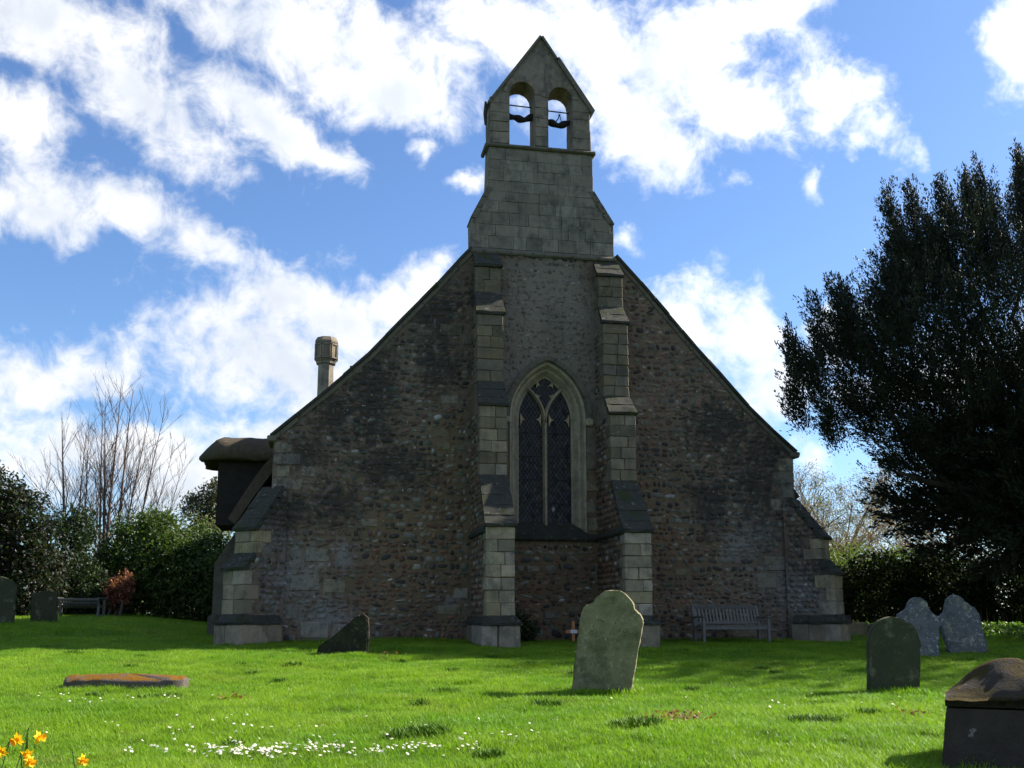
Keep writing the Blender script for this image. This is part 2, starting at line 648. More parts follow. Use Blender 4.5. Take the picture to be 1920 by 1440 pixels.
M_GLASS, n, out = mat('old_quarry_glass')
p = pos(n)
c = n.mix(0.4, attr(n), (0.010, 0.011, 0.015))
bsdf(n, out, c, 0.35, 0.22)

M_INSIDE_PANEL, n, out = mat('unlit_inside_panel')
bsdf(n, out, (0.006, 0.006, 0.007), 1.0, 0.0)


def gravestone_material(name, a, b, lichen, lam=0.5, moss=0.3):
    m, n, out = mat(name)
    p = pos(n)
    c = n.mix(n.noise(p, 4.5, 5, .62), a, b)
    c = n.mix(n.sstep(n.noise(p, 2.6, 7, .7), .46, .66, 0, moss), c, (0.045, 0.055, 0.020))
    c = n.mix(n.sstep(n.noise(p, 4.2, 7, .7), .54, .66, 0, lam), c, (0.30, 0.29, 0.20))
    c = n.mix(n.sstep(n.noise(p, 6.5, 5, .7), .50, .62, 0, lam * .55), c, (0.05, 0.055, 0.05))
    c = n.mix(n.sstep(n.noise(p, 15, 4, .65), .57, .66, 0, lam), c, lichen)
    c = n.mix(n.sstep(n.noise(p, 70, 3, .6), .5, .75, 0, .45), c, (0.03, 0.03, 0.025))
    bsdf(n, out, c, 0.92, 0.15, n.noise(p, 45, 5, .7), 0.6, 0.01)
    return m


M_GRAVE_OLIVE = gravestone_material('olive_gravestone', (0.12, 0.11, 0.055), (0.29, 0.255, 0.15), (0.36, 0.36, 0.26), .4, .6)
M_GRAVE_DARK = gravestone_material('dark_gravestone', (0.028, 0.032, 0.018), (0.07, 0.07, 0.042), (0.10, 0.10, 0.06), .3, .5)
M_GRAVE_GREY = gravestone_material('lichened_grey_gravestone', (0.085, 0.09, 0.092), (0.18, 0.185, 0.19), (0.42, 0.43, 0.43), .8, .25)
M_GRAVE_BLACK = gravestone_material('blackened_broken_stone', (0.010, 0.012, 0.007), (0.03, 0.027, 0.018), (0.15, 0.12, 0.07), .25, .5)

M_MOSSY, n, out = mat('mossy_tomb_stone')
p = pos(n)
c = n.mix(n.noise(p, 5, 7, .7), (0.016, 0.014, 0.012), (0.085, 0.068, 0.056))
gn = n.new('ShaderNodeNewGeometry')
sn = n.new('ShaderNodeSeparateXYZ')
n.link(gn.outputs['Normal'], sn.inputs[0])
up = n.sstep(n.math('MULTIPLY_ADD', n.math('SUBTRACT', n.noise(p, 5.5, 5, .65), .5), 3.0, sn.outputs[2]), .55, 1.0)
mossc = n.mix(n.noise(p, 18, 4, .6), (0.040, 0.022, 0.006), (0.06, 0.052, 0.012))
c = n.mix(n.math('MULTIPLY', up, .85), c, mossc)
c = n.mix(n.sstep(n.noise(p, 4, 6, .65), .64, .70, 0, .7), c, (0.30, 0.27, 0.26))
bsdf(n, out, c, 0.95, 0.1, n.noise(p, 40, 5, .7), 1.0, 0.025)

M_LEDGER, n, out = mat('orange_moss_slab')
p = pos(n)
gn = n.new('ShaderNodeNewGeometry')
sn = n.new('ShaderNodeSeparateXYZ')
n.link(gn.outputs['Normal'], sn.inputs[0])
c = n.mix(n.noise(p, 9, 5, .65), (0.04, 0.034, 0.028), (0.16, 0.13, 0.115))
up = n.sstep(n.math('MULTIPLY_ADD', n.math('SUBTRACT', n.noise(p, 8, 5, .65), .5), 2.6, sn.outputs[2]), .60, 1.05)
c = n.mix(up, c, n.mix(n.noise(p, 20, 4, .6), (0.11, 0.045, 0.007), (0.19, 0.10, 0.012)))
bsdf(n, out, c, 0.95, 0.1, n.noise(p, 45, 5, .7), 1.0, 0.02)


def leaf_material(name, trans=0.35, rough=0.5, spec=0.3, tcol=(1.25, 1.35, 0.6)):
    m, n, out = mat(name)
    a = attr(n)
    d = n.new('ShaderNodeBsdfPrincipled')
    n.link(a, d.inputs['Base Color'])
    d.inputs['Roughness'].default_value = rough
    d.inputs['Specular IOR Level'].default_value = spec
    tr = n.new('ShaderNodeBsdfTranslucent')
    n.link(n.mix(1.0, a, tcol, 'MULTIPLY'), tr.inputs[0])
    mx = n.new('ShaderNodeMixShader')
    mx.inputs[0].default_value = trans
    n.link(d.outputs[0], mx.inputs[1])
    n.link(tr.outputs[0], mx.inputs[2])
    n.link(mx.outputs[0], out.inputs[0])
    return m


M_LEAF = leaf_material('leaves', .35)
M_YEW = leaf_material('yew_needles', .12, .55, .25)
M_HEDGE = leaf_material('shade_toned_hedge_leaves', .10, .85, .08)  # matte leaves for the hedge, to imitate its shade
M_PETAL = leaf_material('petals', .4, .6, .2, (1.1, 1.05, .9))

M_BARK, n, out = mat('bark')
p = pos(n)
c = n.mix(n.noise(p, 14, 5, .65), attr(n), (0.05, 0.045, 0.04), 'MIX')
c = n.mix(.5, c, attr(n))
bsdf(n, out, c, .9, .15, n.noise(p, 30, 4, .7), .6, .01)

M_SOIL, n, out = mat('turf_soil')
p = pos(n)
c = n.mix(n.noise(p, 3, 5, .65), (0.035, 0.055, 0.012), (0.07, 0.12, 0.02))
c = n.mix(n.sstep(n.noise(p, 1.3, 4, .6), .60, .75, 0, .5), c, (0.10, 0.08, 0.03))
bsdf(n, out, c, 1.0, 0.0, n.noise(p, 25, 5, .7), 1.0, .03)

M_GRASS_DARK, n, out = mat('coarse_dark_grass')
p = pos(n)
c = n.mix(n.noise(p, 9, 3, .6), (0.060, 0.135, 0.008), (0.105, 0.20, 0.014))
bsdf(n, out, c, .6, .15)

M_GRASS, n, out = mat('grass_blades')
p = pos(n)
c = n.mix(n.sstep(n.noise(p, 0.55, 4, .6), .35, .68), (0.110, 0.250, 0.010), (0.210, 0.345, 0.018))
c = n.mix(n.sstep(n.noise(p, 2.3, 6, .65), .50, .70, 0, .8), c, (0.055, 0.125, 0.014))
c = n.mix(n.sstep(n.noise(p, 1.1, 6, .65), .56, .72, 0, .55), c, (0.22, 0.25, 0.06))
oi = n.new('ShaderNodeObjectInfo')
c = n.mix(n.math('MULTIPLY', oi.outputs['Random'], .5), c, (0.19, 0.27, 0.045))
c = n.mix(n.sstep(n.noise(p, 60, 1, .5), .64, .70, 0, .5), c, (0.28, 0.27, 0.12))
d = n.new('ShaderNodeBsdfPrincipled')
n.link(c, d.inputs['Base Color'])
d.inputs['Roughness'].default_value = .45
d.inputs['Specular IOR Level'].default_value = .22
tr = n.new('ShaderNodeBsdfTranslucent')
n.link(n.mix(1.0, c, (1.15, 1.3, .5), 'MULTIPLY'), tr.inputs[0])
mx = n.new('ShaderNodeMixShader')
mx.inputs[0].default_value = .42
n.link(d.outputs[0], mx.inputs[1])
n.link(tr.outputs[0], mx.inputs[2])
n.link(mx.outputs[0], out.inputs[0])

# ------------------------------------------------------------------ ground
_GD = np.array([-30, 0, 6, 12.7, 22.5, 30, 45, 80, 200, 800.])
_GZ = np.array([-.95, -.90, -.65, -.40, 0.0, .20, .35, .5, 1.0, 2.0])


def ground_z(x, y):
    x = np.asarray(x, float)
    y = np.asarray(y, float)
    z = np.interp(y + 22.5, _GD, _GZ)
    left = np.clip((-x - 2.5) / 4, 0, 1) * np.clip((y + 1.0) / 4, 0, 1) * np.clip(1 - (y - 15) / 40, 0, 1)
    z = z + 0.27 * left * left * (3 - 2 * left)
    near = np.clip(1.3 - np.abs(y + 12) / 25, 0, 1)
    z = z + near * (0.16 * (fbm(x * .45, y * .45, 1.7, 3) - .5) + 0.10 * (fbm(x * 1.9, y * 1.9, 4.2, 3) - .5))
    # bare wall foot stays level
    return z


def build_ground():
    xs = np.unique(np.concatenate([np.linspace(-600, -40, 12), np.linspace(-40, -12, 30), np.arange(-12, 20, .14), np.linspace(20, 60, 30), np.linspace(60, 600, 12)]))
    ys = np.unique(np.concatenate([np.linspace(-60, -18, 14), np.arange(-18, 1, .14), np.linspace(1, 40, 50), np.linspace(40, 700, 16)]))
    X, Y = np.meshgrid(xs, ys)
    Z = ground_z(X, Y)
    V = np.stack([X, Y, Z], -1).reshape(-1, 3)
    nx, ny = len(xs), len(ys)
    i, j = np.meshgrid(np.arange(nx - 1), np.arange(ny - 1))
    a = (j * nx + i).ravel()
    Q = np.stack([a, a + 1, a + nx + 1, a + nx], -1)
    o = obj('ground', V, Q, np.full(len(Q), 4), M_SOIL, None, smooth=True, loc=(0, 0, 0))
    tag(o, kind='structure', label='grassy churchyard ground rising gently to the church')


build_ground()

# ------------------------------------------------------------------ the church
church = thing('church', 'old rubble-stone church with steep gable, twin-arched bellcote and traceried window', 'church', (5.05, 0, 0))
CX = 5.06
VERGE_L = [(3.30, 9.08), (3.05, 8.80), (2.5, 8.13), (1.77, 7.31), (0.94, 6.36), (-0.08, 5.38), (-1.10, 4.46)]
VERGE_R = [(6.80, 9.12), (7.41, 8.47), (8.07, 7.72), (8.72, 6.98), (9.38, 6.26), (10.03, 5.54), (10.69, 4.92), (11.22, 4.46)]
GABLE = [(-1.06, -0.6), (11.16, -0.6), (11.16, 4.44)] + VERGE_R[::-1][1:] + VERGE_L + [(-1.06, 4.44)]
# tidy: keep the outline strictly inside the verge line
GABLE = [(-1.06, -0.6), (11.16, -0.6), (11.16, 4.42), (10.68, 4.86), (10.02, 5.48), (9.37, 6.20), (8.71, 6.92), (8.06, 7.66), (7.40, 8.41), (6.78, 9.05),
         (3.32, 9.05), (3.06, 8.74), (2.51, 8.07), (1.78, 7.25), (0.95, 6.30), (-0.07, 5.32), (-1.06, 4.42)]

WCX, WZS = 5.11, 5.10


def arch(cx, a, zs, rise, n=9):
    """two-centred pointed arch from left springing over the apex to right springing"""
    R = (rise * rise + a * a) / (2 * a)
    th = math.asin(min(1.0, rise / R))
    L = [(cx - a + R - R * math.cos(th * i / n), zs + R * math.sin(th * i / n)) for i in range(n + 1)]
    Rr = [(2 * cx - x, z) for x, z in L[:-1]][::-1]
    return L + Rr


def opening(cx, a, zs, rise, zb, n=9):
    return [(cx - a, zb)] + arch(cx, a, zs, rise, n) + [(cx + a, zb)]


WIN_HOLE = opening(WCX, 0.93, WZS, 1.34, 2.36)
v, f = extrude_poly(GABLE, [WIN_HOLE[::-1]], 0.0, 0.9)
wall = obj_faces('gable_wall', v, f, M_MORTAR, church)

BW = 0.30   # half width of the two front buttresses
BL, BR = 3.63, 6.55


def blocked(x, z, m=0.0):
    for b in (BL, BR):
        if abs(x - b) < BW + 0.02 + m and z < 9.0:
            return True
    if abs(x - WCX) < 1.12 + m and 2.25 - m < z < 5.2:
        return True
    if z >= 5.2 and z < 6.75 and inside(opening(WCX, 1.13 + m, 5.1, 1.52 + m, 5.0, 6), x, z):
        return True
    if z > 2.22 - m and z < 2.45 + m and BL < x < BR:
        return True
    return False


DRESSED = []          # larger squared stones set in the rubble


def dressed(x0, z0, w, h, tone=0):
    DRESSED.append((x0, z0, w, h, tone))


for x0, z0, w, h in [(2.62, 5.33, .40, .20), (2.45, 4.55, .38, .2), (2.86, 4.2, .32, .21), (2.56, 4.27, .28, .17), (2.58, 6.95, .52, .26), (3.12, 6.75, .2, .22), (2.05, 6.9, .36, .17),
                     (-1.04, 4.1, .38, .24), (-1.04, 3.84, .58, .25), (-1.04, 3.56, .34, .26), (-1.04, 3.28, .62, .25), (-1.04, 3.0, .42, .24), (-.44, 3.58, .30, .22),
                     (10.78, 4.0, .38, .3), (10.62, 3.68, .54, .3), (10.85, 3.36, .31, .3), (10.55, 3.04, .61, .28), (10.3, 1.62, .62, .34), (10.1, 1.22, .5, .34), (10.9, 1.9, .5, .3),
                     (9.45, .1, .6, .36), (7.15, 5.45, .36, .2), (7.0, 4.55, .3, .2), (8.35, 3.1, .35, .2), (.55, 5.95, .28, .18), (-.3, 1.72, .5, .3), (-.6, 1.1, .62, .34), (.1, 1.05, .5, .3),
                     (-.9, .5, .5, .3), (-.35, .1, .6, .36), (.3, .08, .6, .3), (2.6, .6, .5, .22), (2.95, .95, .32, .22), (.9, 2.5, .36, .18), (4.92, 6.82, .24, .26), (6.02, 3.9, .22, .28),
                     (6.02, 3.4, .34, .3), (6.03, 2.9, .2, .28), (6.05, 2.5, .42, .3), (4.6, 1.55, .3, .13), (5.0, .5, .34, .16), (5.55, .65, .3, .14), (8.1, 1.5, .34, .16), (7.5, 2.7, .3, .16)]:
    dressed(x0, z0, w, h)

STONE_PAL = np.array([(0.20, 0.095, 0.060), (0.165, 0.085, 0.060), (0.115, 0.060, 0.045), (0.055, 0.052, 0.052), (0.035, 0.034, 0.036), (0.22, 0.20, 0.165),
                      (0.15, 0.155, 0.125), (0.12, 0.14, 0.10), (0.30, 0.27, 0.22), (0.25, 0.17, 0.105), (0.42, 0.41, 0.38)])
PAL_RED = np.array([.20, .17, .13, .09, .06, .09, .08, .06, .03, .08, .01])
PAL_GREY = np.array([.03, .04, .05, .22, .16, .20, .14, .06, .06, .02, .02])


def dome_stone(cx, cz, w, h, d, y=0.0, k=8):
    """an irregular cobble standing proud of the mortar: 3 rings, k*2+k triangles"""
    a = (np.arange(k) + rng.uniform(-.25, .25, k)) * 2 * PI / k + rng.uniform(0, 6)
    e = 0.68
    ca, sa = np.cos(a), np.sin(a)
    r = rng.uniform(.86, 1.10, k)
    X = np.sign(ca) * np.abs(ca) ** e * w / 2 * r
    Z = np.sign(sa) * np.abs(sa) ** e * h / 2 * r
    V = np.zeros((2 * k + 1, 3))
    V[:k, 0] = cx + X
    V[:k, 2] = cz + Z
    V[:k, 1] = y + 0.012
    V[k:2 * k, 0] = cx + X * .74
    V[k:2 * k, 2] = cz + Z * .74
    V[k:2 * k, 1] = y - d * rng.uniform(.75, 1.1, k)
    V[2 * k] = (cx, y - d * 1.12, cz)
    an = rng.normal() * .22
    ux, uz = V[:, 0] - cx, V[:, 2] - cz
    V[:, 0], V[:, 2] = cx + ux * math.cos(an) - uz * math.sin(an), cz + ux * math.sin(an) + uz * math.cos(an)
    return V


_K = 8
_FQ = []
for i in range(_K):
    j = (i + 1) % _K
    _FQ.append((i, j, _K + j, _K + i))
_FT = [(_K + i, _K + (i + 1) % _K, 2 * _K) for i in range(_K)]
_L1 = np.array([i for f in _FQ + _FT for i in f])
_C1 = np.array([4] * _K + [3] * _K)
# face the stones outwards (-Y)


def stones_mesh(Vs):
    n = len(Vs)
    V = np.concatenate(Vs)
    loops = (_L1[None, :] + (np.arange(n) * (2 * _K + 1))[:, None]).ravel()
    counts = np.tile(_C1, n)
    return V, loops, counts


def wall_stones():
    S = []
    z = -0.05
    while z < 9.0:
        h = random.choice((random.uniform(.06, .10), random.uniform(.09, .14), random.uniform(.13, .19)))
        x = -1.03 + random.uniform(0, .1)
        while x < 11.1:
            xm, zm = x, z
            grey = inside([(3.95, 3.2), (6.2, 3.2), (6.2, 6.0), (6.9, 9.0), (3.3, 9.0), (3.95, 6.0)], xm, zm + .1)
            w = random.choice((random.uniform(.06, .12), random.uniform(.09, .2), random.uniform(.12, .30))) * (0.62 if grey else 1)
            if random.random() < .06:
                w *= 1.3
            cx, cz = x + w / 2, z + h / 2 + random.uniform(-.028, .028) + .10 * (float(fbm(x * .7, z * .7, 2.5, 2)) - .5)
            x += w + random.uniform(.008, .03)
            hh = h * random.uniform(.55, 1.0) * (0.8 if grey else 1)
            if grey and random.random() < .35:
                continue
            if random.random() < .04:
                continue
            ok = all(inside(GABLE, cx + sx * w * .5, cz + sz * hh * .5) for sx in (-1, 1) for sz in (-1, 1)) and cx > -1.0 and cx + w / 2 < 11.12
            if not ok or blocked(cx, cz, w * .35):
                continue
            if any(a - w / 2 - .01 < cx < a + ww + w / 2 + .01 and b - hh / 2 < cz < b + h2 + hh / 2 for a, b, ww, h2, t in DRESSED):
                continue
            g = float(fbm(cx * .55, cz * .55, 9.1, 3))
            redness = np.clip((.62 - g) * 4 + .4 - .25 * (cz > 6), 0, 1)
            if grey:
                redness = .05
            pr = PAL_RED * redness + PAL_GREY * (1 - redness)
            c = STONE_PAL[rng.choice(len(STONE_PAL), p=pr / pr.sum())] * rng.uniform(.65, 1.35)
            if grey:
                c = c * .6 + np.array((.20, .17, .13)) * .5
            d = random.uniform(.010, .028) * (.55 if grey else 1)
            S.append((w * hh, dome_stone(cx, cz, w, hh, d), c))
        z += h + random.uniform(.0, .012)
    S.sort(key=lambda t: -t[0])
    for a, V, c in S[:255]:
        obj('rubble_stone', V, _L1[::1], _C1, M_STONE, wall, np.tile(c, (len(V), 1)), True)
    rest = S[255:]
    V, l, k = stones_mesh([s[1] for s in rest])
    C = np.repeat(np.array([s[2] for s in rest]), 2 * _K + 1, axis=0)
    o = obj('rubble_infill', V, l, k, M_STONE, wall, C, True)
    tag(o, kind='stuff')


wall_stones()

ASH = [tuple(q * w for q, w in zip(t, (1.10, 1.01, .88))) for t in [(0.33, 0.295, 0.22), (0.35, 0.315, 0.245), (0.30, 0.275, 0.225), (0.34, 0.295, 0.235), (0.28, 0.255, 0.195), (0.32, 0.295, 0.265), (0.31, 0.275, 0.18)]]


def acol(lo=.8, hi=1.12):
    c = random.choice(ASH)
    k = random.uniform(lo, hi)
    return tuple(k * x for x in c)


for x0, z0, w, h, t in DRESSED:
    m = MB()
    m.box(x0, x0 + w, -random.uniform(.010, .022), .05, z0, z0 + h, .016, .016, col=acol(.45, .75))
    m.build('ashlar_block', M_DRESSED, wall)


# ---- buttresses: a battered stack of stages with weathered slopes, faced in ashlar
def buttress(name, cx, stages, M, hw, plinth, zplinth, quoin_left=True, lim=1.0):
    """stages: list of (projection, z_bottom, z_top, next slope top z, next projection); local frame: x across, -y outwards"""
    parent = None
    core = MB()
    prof = []
    v_, f_ = [], []
    # rubble core, slightly inside the facing
    pts = [(0.1, -.5)]
    for (p_, z0, z1, zs, pn) in stages:
        pts += [(-(p_ - .03), z0 if z0 > .2 else -.5), (-(p_ - .03), z1 + .01)]
    pts += [(0.1, stages[-1][3])]
    nn = len(pts)
    V = []
    for sx in (-hw + .02, hw - .02):
        V += [M @ Vector((sx, y, z)) for y, z in pts]
    F = [tuple(range(nn))[::-1], tuple(range(nn, 2 * nn))]
    for i in range(nn):
        j = (i + 1) % nn
        F.append((i, j, j + nn, i + nn))
    core = obj_faces(name, [tuple(p) for p in V], F, M_MORTAR, church)
    # plinth course
    zz = [-.35, zplinth]
    for sx0, sx1 in ((-hw - .09, -hw * .25), (-hw * .25 + .012, hw + .09)):
        b = MB()
        b.box(sx0, sx1, -plinth, -plinth * .35, zz[0], zz[1], .022, .012, M=M, col=acol(.62, .9))
        b.build('plinth_block', M_ASH, core)
    ys = np.linspace(-plinth + .3, .0, 3)
    for sgn in (-1, 1):
        for a, b_ in zip(ys[:-1], ys[1:]):
            b = MB()
            x0, x1 = (-hw - .085, -hw * .5) if sgn < 0 else (hw * .5, hw + .085)
            b.box(x0, x1, a + .012, b_, zz[0], zz[1] - .004, .012, .006, M=M, col=acol(.5, .75))
            b.build('plinth_block', M_ASH, core)
    # sloping mossy cap of the plinth
    p0 = stages[0][0]
    slope_block(core, M, hw + .11, hw + .01, -plinth - .03, -p0 + .0, zplinth, stages[0][1], 0.05)
    for sgn in (-1, 1):
        nseg = 3
        ya_ = np.linspace(-plinth - .03, -.03, nseg + 1)
        for a, b_ in zip(ya_[:-1], ya_[1:]):
            j = lambda s_: random.uniform(-s_, s_)
            V = []
            for y in (a + .004, (a + b_) / 2, b_ - .004):
                for x, z in ((hw + .11, zplinth), (hw + .115, zplinth + .045), (hw - .005, stages[0][1] - .01), (hw - .06, zplinth)):
                    V.append(tuple(M @ Vector((sgn * x + j(.012), y, z + j(.012)))))
            F = []
            for r in range(2):
                for q in range(4):
                    q2 = (q + 1) % 4
                    F.append((r * 4 + q, r * 4 + q2, r * 4 + 4 + q2, r * 4 + 4 + q))
            F += [(0, 1, 2, 3), (11, 10, 9, 8)]
            obj_faces('weathering_stone', V, F, M_COPE, core)
    for si, (p_, z0, z1, zs, pn) in enumerate(stages):
        z = z0
        rows = max(1, round((z1 - z0) / .26))
        hs = (z1 - z0) / rows
        flip = si % 2
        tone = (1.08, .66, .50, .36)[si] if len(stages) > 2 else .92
        for r in range(rows):
            zt = z + hs
            split = random.uniform(.32, .62) if (r + flip) % 2 else random.uniform(.42, .72)
            if random.random() < .12:
                cuts = [-hw, hw]
            else:
                cuts = [-hw, -hw + 2 * hw * split, hw]
            depthL = random.uniform(.16, .26) if r % 2 else random.uniform(.3, .46)
            depthR = random.uniform(.3, .46) if r % 2 else random.uniform(.16, .26)
            for ci in range(len(cuts) - 1):
                dd = depthL if ci == 0 else depthR
                dd = min(dd, max(p_ - .02, .06))
                b = MB()
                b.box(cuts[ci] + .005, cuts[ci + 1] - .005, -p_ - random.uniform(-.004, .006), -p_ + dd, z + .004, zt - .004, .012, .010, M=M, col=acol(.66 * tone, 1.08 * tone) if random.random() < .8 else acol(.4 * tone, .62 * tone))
                b.build('ashlar_block', M_ASH, core)
            z = zt
        slope_block(core, M, hw + .035, hw - .0, -p_ - .05, -pn + .0, z1, zs, .06)
    # rubble flanks with real cobbles
    Vs, Cs = [], []
    for sgn in (-1, 1):
        for si_, (p_, z0, z1, zs, pn) in enumerate(stages):
            z = z0 + .04
            while z < (zs if si_ < 1 or len(stages) == 2 else z1) - .10:
                h = random.uniform(.09, .14)
                y = -p_ + random.uniform(.34, .48)
                if z > z1:
                    y = -p_ + (p_ - pn) * (z - z1) / (zs - z1) + random.uniform(.10, .16)
                while y < -.02:
                    w = random.uniform(.09, .2)
                    d = random.uniform(.015, .04)
                    S = dome_stone(0, 0, w, h * .9, d)
                    L = np.zeros_like(S)
                    L[:, 1] = y + w / 2 + S[:, 0] * sgn
                    L[:, 2] = z + h / 2 + S[:, 2]
                    L[:, 0] = sgn * (hw - .02 - S[:, 1])
                    Vs.append(np.array([tuple(M @ Vector(q)) for q in L]))
                    Cs.append(STONE_PAL[rng.choice(len(STONE_PAL), p=PAL_RED / PAL_RED.sum())] * rng.uniform(.75, 1.2))
                    y += w + .015
                z += h + .01
    if Vs:
        V, l, k = stones_mesh(Vs)
        C = np.repeat(np.array(Cs), 2 * _K + 1, axis=0)
        tag(obj('flank_rubble', V, l, k, M_STONE, core, C, True), kind='stuff')
    return core


def slope_block(parent, M, hw0, hw1, y0, y1, z0, z1, lip):
    """weathering: courses of overlapping dark stones climbing from the lip back to the stage above"""
    n = max(1, int(round((z1 - z0) / .23)))
    for i in range(n):
        a, b = i / n, (i + 1) / n
        ya, yb = y0 + (y1 - y0) * a, y0 + (y1 - y0) * b
        za, zb = z0 + (z1 - z0) * a, z0 + (z1 - z0) * b
        wa = hw0 + (hw1 - hw0) * a
        wb = hw0 + (hw1 - hw0) * b
        t = lip if i == 0 else .018
        j = lambda s: random.uniform(-s, s)
        k = 5
        V = []
        for (w, y, z) in ((wa, ya, za), (wa, ya - .012, za + t), (wb, yb - .006, zb + .012), (wb, yb + .05, zb - .06), (wa, ya + .12, za)):
            for q in range(k):
                V.append(tuple(M @ Vector((-w + 2 * w * q / (k - 1) + j(.004), y + j(.012), z + j(.010)))))
        F = []
        for r in range(5):
            r2 = (r + 1) % 5
            for q in range(k - 1):
                F.append((r * k + q, r * k + q + 1, r2 * k + q + 1, r2 * k + q))
        F.append(tuple(r * k for r in range(5)))
        F.append(tuple(r * k + k - 1 for r in range(5))[::-1])
        obj_faces('weathering_stone', V, F, M_COPE, parent)


ST_L = [(2.10, .57, 2.37, 3.55, 1.20), (1.20, 3.55, 5.08, 5.72, .75), (.75, 5.72, 7.28, 7.90, .40), (.40, 7.90, 8.52, 9.0, .02)]
ST_R = [(2.10, .57, 2.30, 3.50, 1.20), (1.20, 3.50, 4.99, 5.50, .75), (.75, 5.50, 7.22, 7.72, .40), (.40, 7.72, 8.47, 8.95, .02)]
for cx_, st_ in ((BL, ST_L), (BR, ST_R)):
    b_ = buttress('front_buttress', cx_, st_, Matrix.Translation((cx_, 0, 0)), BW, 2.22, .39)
# diagonal corner buttresses
for cx_, ang in ((-1.0, -45), (11.1, 45)):
    M_ = Matrix.Translation((cx_, .06, 0)) @ Matrix.Rotation(math.radians(ang), 4, 'Z')
    buttress('corner_buttress', cx_, [(1.02, .60, 1.50, 1.86, .76), (.76, 1.86, 2.34, 3.34, .05)], M_, .33, 1.12, .40)

# ---- string courses
def string_course(pts, z0, z1, proj_, name='string_course', seg=.8, mat_=None, parent=None):
    """moulded course along a plan polyline (x,y), outward = right-hand side when walking with -Y in front"""
    P = [Vector((x, y, 0)) for x, y in pts]
    for a, b in zip(P[:-1], P[1:]):
        L = (b - a).length
        k = max(1, round(L / seg))
        d = (b - a).normalized()
        nrm = Vector((d.y, -d.x, 0))
        for i in range(k):
            s0, s1 = a + d * (L * i / k + .003), a + d * (L * (i + 1) / k - .003)
            V = []
            for s in (s0, s1):
                for o_, z in ((-.05, z0), (proj_ * .6, z0), (proj_, z0 + (z1 - z0) * .25), (proj_, z0 + (z1 - z0) * .5), (.01, z1), (-.05, z1)):
                    q = s + nrm * o_
                    V.append((q.x + random.uniform(-.004, .004), q.y + random.uniform(-.004, .004), z + random.uniform(-.006, .006)))
            F = [tuple(range(6)), tuple(range(6, 12))[::-1]]
            for r in range(6):
                r2 = (r + 1) % 6
                F.append((r, r + 6, r2 + 6, r2))
            obj_faces(name, V, F, mat_ or M_COPE, parent or church)


string_course([(BL + BW, 0), (BR - BW, 0)], 2.24, 2.42, .10)
for b_ in (BL, BR):
    string_course([(b_ - BW, -.0), (b_ - BW, -2.05)], 2.26, 2.42, .06, seg=.7)
    string_course([(b_ + BW, -2.05), (b_ + BW, 0)], 2.26, 2.42, .06, seg=.7)
string_course([(3.27, 0), (6.82, 0)], 8.98, 9.12, .07, mat_=M_VERGE)

# ---- verge coping stones following both slopes of the gable
def verge(poly):
    for (xa, za), (xb, zb) in zip(poly[:-1], poly[1:]):
        L = math.hypot(xb - xa, zb - za)
        k = max(1, round(L / .62))
        for i in range(k):
            for lay, (o0, o1, y0_) in enumerate(((-.10, -.012, -.035), (-.006, .055, -.085))):
                t0, t1 = i / k + (.0015 if i else -.010), (i + 1) / k - (.0015 if i < k - 1 else -.010)
                dx, dz = (xb - xa) / L, (zb - za) / L
                nx, nz = -dz, dx
                if nz < 0:
                    nx, nz = -nx, -nz
                q = [(xa + (xb - xa) * t + nx * o, za + (zb - za) * t + nz * o) for t, o in ((t0, o0), (t1, o0), (t1, o1), (t0, o1))]
                jz = random.uniform(-.012, .012)
                V = [(x, y0_ + random.uniform(-.008, .008), z + jz) for x, z in q] + [(x, .95, z + jz) for x, z in q]
                F = [(0, 1, 2, 3), (7, 6, 5, 4), (0, 4, 5, 1), (1, 5, 6, 2), (2, 6, 7, 3), (3, 7, 4, 0)]
                obj_faces('verge_stone', V, F, M_VERGE if lay == 0 else M_COPE, church)


verge(VERGE_L)
verge(VERGE_R)
for x0, x1 in ((-1.2, -1.0), (11.1, 11.32)):
    m = MB()
    m.box(x0, x1, -.09, .9, 4.33, 4.47, .03, .01, col=acol(.4, .5))
    m.build('kneeler_stone', M_VERGE, church)


